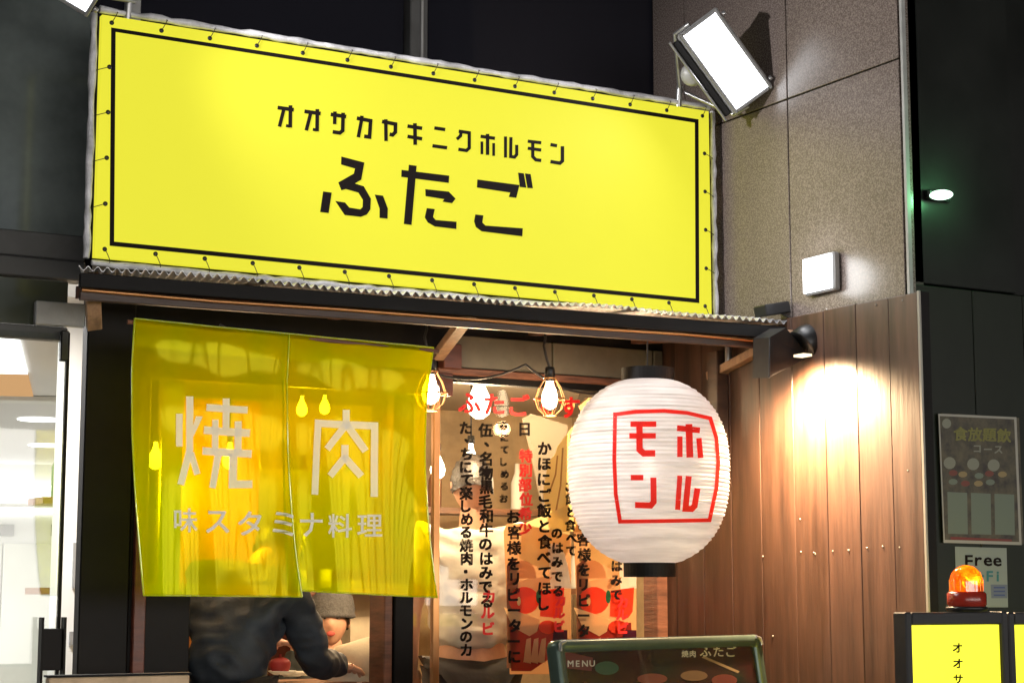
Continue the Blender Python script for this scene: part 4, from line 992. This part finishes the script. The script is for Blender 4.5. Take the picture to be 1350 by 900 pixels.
def person(label, foot, yaw, P, top_mat, leg_mat, sleeve='long', hairm='short', hat=None, mouth_open=False, girth=1.0):
    """P: dict of joint positions in local coordinates, facing -Y"""
    t = thing('person', label, 'person', foot)
    W = Matrix.Translation(Vector(foot)) @ Matrix.Rotation(yaw, 4, 'Z')
    J = lambda k: W @ Vector(P[k])
    names = ['pelvis', 'waist', 'chest', 'neck', 'headb', 'ls', 'le', 'lw', 'lh', 'rs', 're', 'rw', 'rh', 'lhip', 'lk', 'la', 'lt', 'rhip', 'rk', 'ra', 'rt']
    rad = [(.10*girth, .09*girth), (.09*girth, .075*girth), (.095*girth, .08*girth), .055, .055, .065, .046, .028, .022, .065, .046, .028, .022, .095, .06, .04, .03, .095, .06, .04, .03]
    ed = [(0, 1), (1, 2), (2, 3), (3, 4), (2, 5), (5, 6), (6, 7), (7, 8), (2, 9), (9, 10), (10, 11), (11, 12), (0, 13), (13, 14), (14, 15), (15, 16), (0, 17), (17, 18), (18, 19), (19, 20)]
    body = skin('body', [J(n) for n in names], ed, rad, M['skin'], t)
    Hm = W @ Matrix.Translation(Vector(P['head'])) @ Matrix.Rotation(P.get('hyaw', 0), 4, 'Z') @ Matrix.Rotation(P.get('hpitch', 0), 4, 'X')
    g = G(); head_shape(g, Hm); hd_ = g.build('head', M['skin'], t)
    for s in (-1, 1):
        G().ball(Hm @ Vector((s*.030, -.080, .012)), (.014, .008, .008), 10, Hm.to_3x3()).build('eye', printcol('p_white2', (.7, .68, .62)), hd_)
        G().ball(Hm @ Vector((s*.030, -.087, .012)), (.006, .003, .006), 8, Hm.to_3x3()).build('iris', M['hair'], hd_)
        G().ball(Hm @ Vector((s*.030, -.086, .034)), (.018, .006, .004), 8, Hm.to_3x3()).build('eyebrow', M['hair'], hd_)
    G().ball(Hm @ Vector((0, -.088, -.062)), (.022, .008, .013 if mouth_open else .005), 10, Hm.to_3x3()).build('mouth', printcol('lips', (.45, .08, .06)), hd_)
    # hair as a cap
    n, m = 24, 12; vs = []
    for i in range(m+1):
        th = math.pi*.60*i/m
        for k in range(n):
            a = 2*math.pi*k/n; fr_ = max(0, -math.sin(a)); th2 = th*(1-.34*fr_)
            rr_ = 1+.04*math.sin(k*5+i*3)
            vs.append(Hm @ Vector((.084*math.sin(th2)*math.cos(a)*rr_, .104*math.sin(th2)*math.sin(a)*rr_+.004, .126*math.cos(th2)*rr_)))
    G().add(vs, [(i*n+k, (i+1)*n+k, (i+1)*n+(k+1) % n, i*n+(k+1) % n) for i in range(m) for k in range(n)], True).build('hair', M['hair'], hd_)
    if hat:
        G().lathe([(.001, .155), (.05, .15), (.092, .11), (.104, .05), (.10, .03), (.108, .025), (.108, .055)], Vector((0, 0, 0)), 24).v
        gh = G(); gh.lathe([(.001, .160), (.055, .152), (.096, .115), (.108, .06), (.106, .035), (.112, .03), (.112, .018), (.100, .012)], (0, 0, 0), 28)
        gh.v = [Hm @ v for v in gh.v]; gh.build('hat', hat, t)
    # clothes: a looser copy of the torso and sleeves
    e = .018
    cn = ['pelvis', 'waist', 'chest', 'neckb', 'ls', 'le', 'rs', 're']; cr = [(.18, .16), (.165, .15), (.18, .155), (.085, .085), .088, .068, .088, .068]
    ce = [(0, 1), (1, 2), (2, 3), (2, 4), (4, 5), (2, 6), (6, 7)]
    pts = {k: Vector(P[k]) for k in P if not isinstance(P[k], (int, float))}
    pts['neckb'] = pts['chest'].lerp(pts['neck'], .62)
    if sleeve == 'short':
        pts['pelvis'] = pts['pelvis'].lerp(pts['waist'], .2)
        pts['le'] = pts['ls'].lerp(pts['le'], .72); pts['re'] = pts['rs'].lerp(pts['re'], .72); cr[5] = cr[7] = .078
    else:
        cn += ['lw', 'rw']; cr += [.048, .048]; ce += [(5, 8), (7, 9)]
    cr = [(c[0]*girth, c[1]*girth) if isinstance(c, tuple) else c*girth for c in cr]
    skin('jacket' if sleeve == 'long' else 'shirt', [W @ pts[n_] for n_ in cn], ce, cr, top_mat, t, sub=4, wr=.011)
    ln = ['pelvis', 'lhip', 'lk', 'la', 'rhip', 'rk', 'ra']
    skin('trousers', [J(n_) for n_ in ln], [(0, 1), (1, 2), (2, 3), (0, 4), (4, 5), (5, 6)], [(.165, .125), .11, .078, .062, .11, .078, .062], leg_mat, t, sub=3, wr=.008)
    for sd, s in (('l', 1), ('r', -1)):
        G().ball(J(sd+'t')+Vector((0, 0, .0)), (.05, .12, .045), 12, W.to_3x3()).build('shoe', M['black'], t)
        # hand: palm and five fingers
        wv = J(sd+'w'); hv = J(sd+'h'); ax_ = (hv-wv).normalized(); sd_ = ax_.cross(Vector((0, 0, 1))); sd_ = sd_.normalized() if sd_.length > .1 else Vector((1, 0, 0)); nn_ = sd_.cross(ax_)
        gh = G(); Mh_ = Matrix((sd_, nn_, ax_)).transposed(); gh.ball(wv+ax_*.05, (.040, .018, .050), 12, Mh_)
        for q_, (o_, l_) in enumerate(((-.030, .062), (-.010, .074), (.010, .070), (.028, .054))):
            b_0 = wv+ax_*.088+sd_*o_; gh.tube([b_0-ax_*.02, b_0+ax_*l_*.45-nn_*.004, b_0+ax_*l_*.8-nn_*.018, b_0+ax_*l_-nn_*.034], [.0095, .009, .008, .006], 8)
        b_0 = wv+ax_*.03-sd_*s*.03; gh.tube([b_0, b_0+ax_*.03-sd_*s*.022-nn_*.01, b_0+ax_*.058-sd_*s*.028-nn_*.022], [.012, .010, .007], 8)
        gh.build('hand', M['skin'], t)
    return t
ST = dict(pelvis=(0, 0, .93), waist=(0, .0, 1.08), chest=(0, 0, 1.28), neck=(0, .01, 1.45), headb=(0, 0, 1.54), head=(0, -.01, 1.60),
          ls=(.175, 0, 1.39), le=(.24, .0, 1.12), lw=(.22, -.12, .90), lh=(.21, -.17, .84), rs=(-.175, 0, 1.39), re=(-.24, .0, 1.12), rw=(-.22, -.12, .90), rh=(-.21, -.17, .84),
          lhip=(.09, 0, .86), lk=(.10, -.01, .48), la=(.10, .02, .09), lt=(.10, -.08, .05), rhip=(-.09, 0, .86), rk=(-.10, -.01, .48), ra=(-.10, .02, .09), rt=(-.10, -.08, .05))
# waiter in white T-shirt, seen from behind, inside the window
p = atY(622, 800, .92)
P1 = dict(ST); P1.update(rs=(-.18, 0, 1.39), re=(-.26, -.06, 1.14), rw=(-.16, -.28, 1.08), rh=(-.10, -.36, 1.08), hpitch=.35)
person('waiter in white T-shirt and dark trousers seen from behind through the window', (p.x, .92, .17), R(160), P1, M['tshirt'], M['trousers'], 'short')
# customer in dark coat, below the left half of the curtain
p = atY(300, 850, .42)
P2 = dict(ST); P2.update(pelvis=(0, .04, .90), waist=(0, -.02, 1.04), chest=(0, -.12, 1.20), neck=(0, -.22, 1.33), headb=(0, -.29, 1.37), head=(0, -.34, 1.38), hpitch=.7,
  rs=(-.165, -.13, 1.24), re=(-.17, -.30, 1.00), rw=(-.15, -.52, .98), rh=(-.14, -.60, .97), ls=(.18, -.12, 1.29), le=(.24, -.28, 1.10), lw=(.14, -.46, 1.06), lh=(.09, -.52, 1.06))
person('customer in navy coat reaching over the counter below the left half of the curtain', (p.x, .42, .12), R(128), P2, M['coat'], M["trousers"], girth=.80)
# seated diner in grey hat facing the street
p = atY(438, 818, 2.7)
hz = p.z
P3 = {k: ((v[0], v[1], v[2]-1.60+hz-.05) if not isinstance(v, (int, float)) else v) for k, v in ST.items()}
P3.update(lhip=(.09, -.1, hz-.80), lk=(.12, -.48, hz-.78), la=(.12, -.5, .12), lt=(.12, -.6, .05), rhip=(-.09, -.1, hz-.80), rk=(-.12, -.48, hz-.78), ra=(-.12, -.5, .12), rt=(-.12, -.6, .05),
          le=(.28, -.10, hz-.50), lw=(.14, -.30, hz-.44), lh=(.10, -.36, hz-.42), re=(-.28, -.10, hz-.50), rw=(-.14, -.30, hz-.44), rh=(-.10, -.36, hz-.42), hpitch=-.05)
person('laughing diner in grey hat and black top facing the street under the curtain', (p.x, 2.7, .05), R(-28), P3, M['blacktop'], M['trousers'], hat=M['hat'], mouth_open=True)
# counter, grill, canvas sack, cloth, red pot
ct = thing('counter', 'wooden counter in the doorway under the yellow curtain', 'counter', (2.45, .85, .05))
zc_ = atY(430, 893, .8).z
B('counter_top', (XY(345, .8), .68, zc_-.05), (XY(505, .8), .98, zc_-.01), M['counter'], ct, .004)
B('counter_front', (XY(350, .8), .70, .05), (XY(503, .8), .72, zc_-.052), M['counter'], ct)
def lump(name, label, cat, c, r_, m, n=22, amp=.12):
    random.seed(hash(cat) % 97); g = G(); g.ball(c, r_, n)
    c = Vector(c)
    for i, v in enumerate(g.v):
        d = v-c; k = 1+amp*math.sin(d.x*31+d.z*17)*math.cos(d.y*23+d.z*29)+amp*.6*math.sin(d.z*61+d.x*20); g.v[i] = c+d*k
    return g.build(name, m, None, label=label, category=cat)
lump('canvas_sack', 'cream canvas sack slumped at the right end of the doorway counter', 'sack', atY(482, 885, .78), (.14, .10, .125), M['canvas'])
o = G().lathe([(.001, 0), (.028, .0), (.036, .015), (.038, .035), (.032, .045), (.020, .052), (.004, .055), (.006, .064), (.001, .066)], atY(369, 886, .8), 20).build('lidded_pot', printcol('pot_red', (.30, .02, .02)))
tag(o, 'small red lidded pot beside the navy coat', 'pot')
for i, (px, py) in enumerate(((372, 887), (385, 889), (398, 888))):
    o = G().lathe([(.001, 0), (.03, .001), (.05, .012), (.05, .015), (.03, .004), (.001, .004)], atY(px, py+2, .76+i*.03), 20).build('dish', M['p_white'])
    tag(o, ('leftmost', 'middle', 'rightmost')[i]+' of three small white dishes on the doorway counter', 'dish', 'white dishes on the counter')
B('white_cabinet', (XY(462, 3.0, 820), 3.0, 1.08), (XY(520, 3.0, 820), 3.2, 1.42), M['canvas'], None, label='cream cabinet behind the diner with grey hat', category='cabinet')
B('back_board', (XY(360, 3.5, 800), 3.5, .3), (XY(520, 3.5, 800), 3.55, 1.9), mat('maroon_board', (.16, .045, .035), .6, var=.3, scale=3, stretch=(5, 5, .6)), None, label='maroon board on the back wall behind the diner in grey hat', category='wall board')
B('menu_strip', (XY(386, 3.3, 800), 3.3, .9), (XY(404, 3.3, 800), 3.32, 1.7), M['canvas'], None, label='pale hanging strip left of the grey hat in the doorway', category='banner')
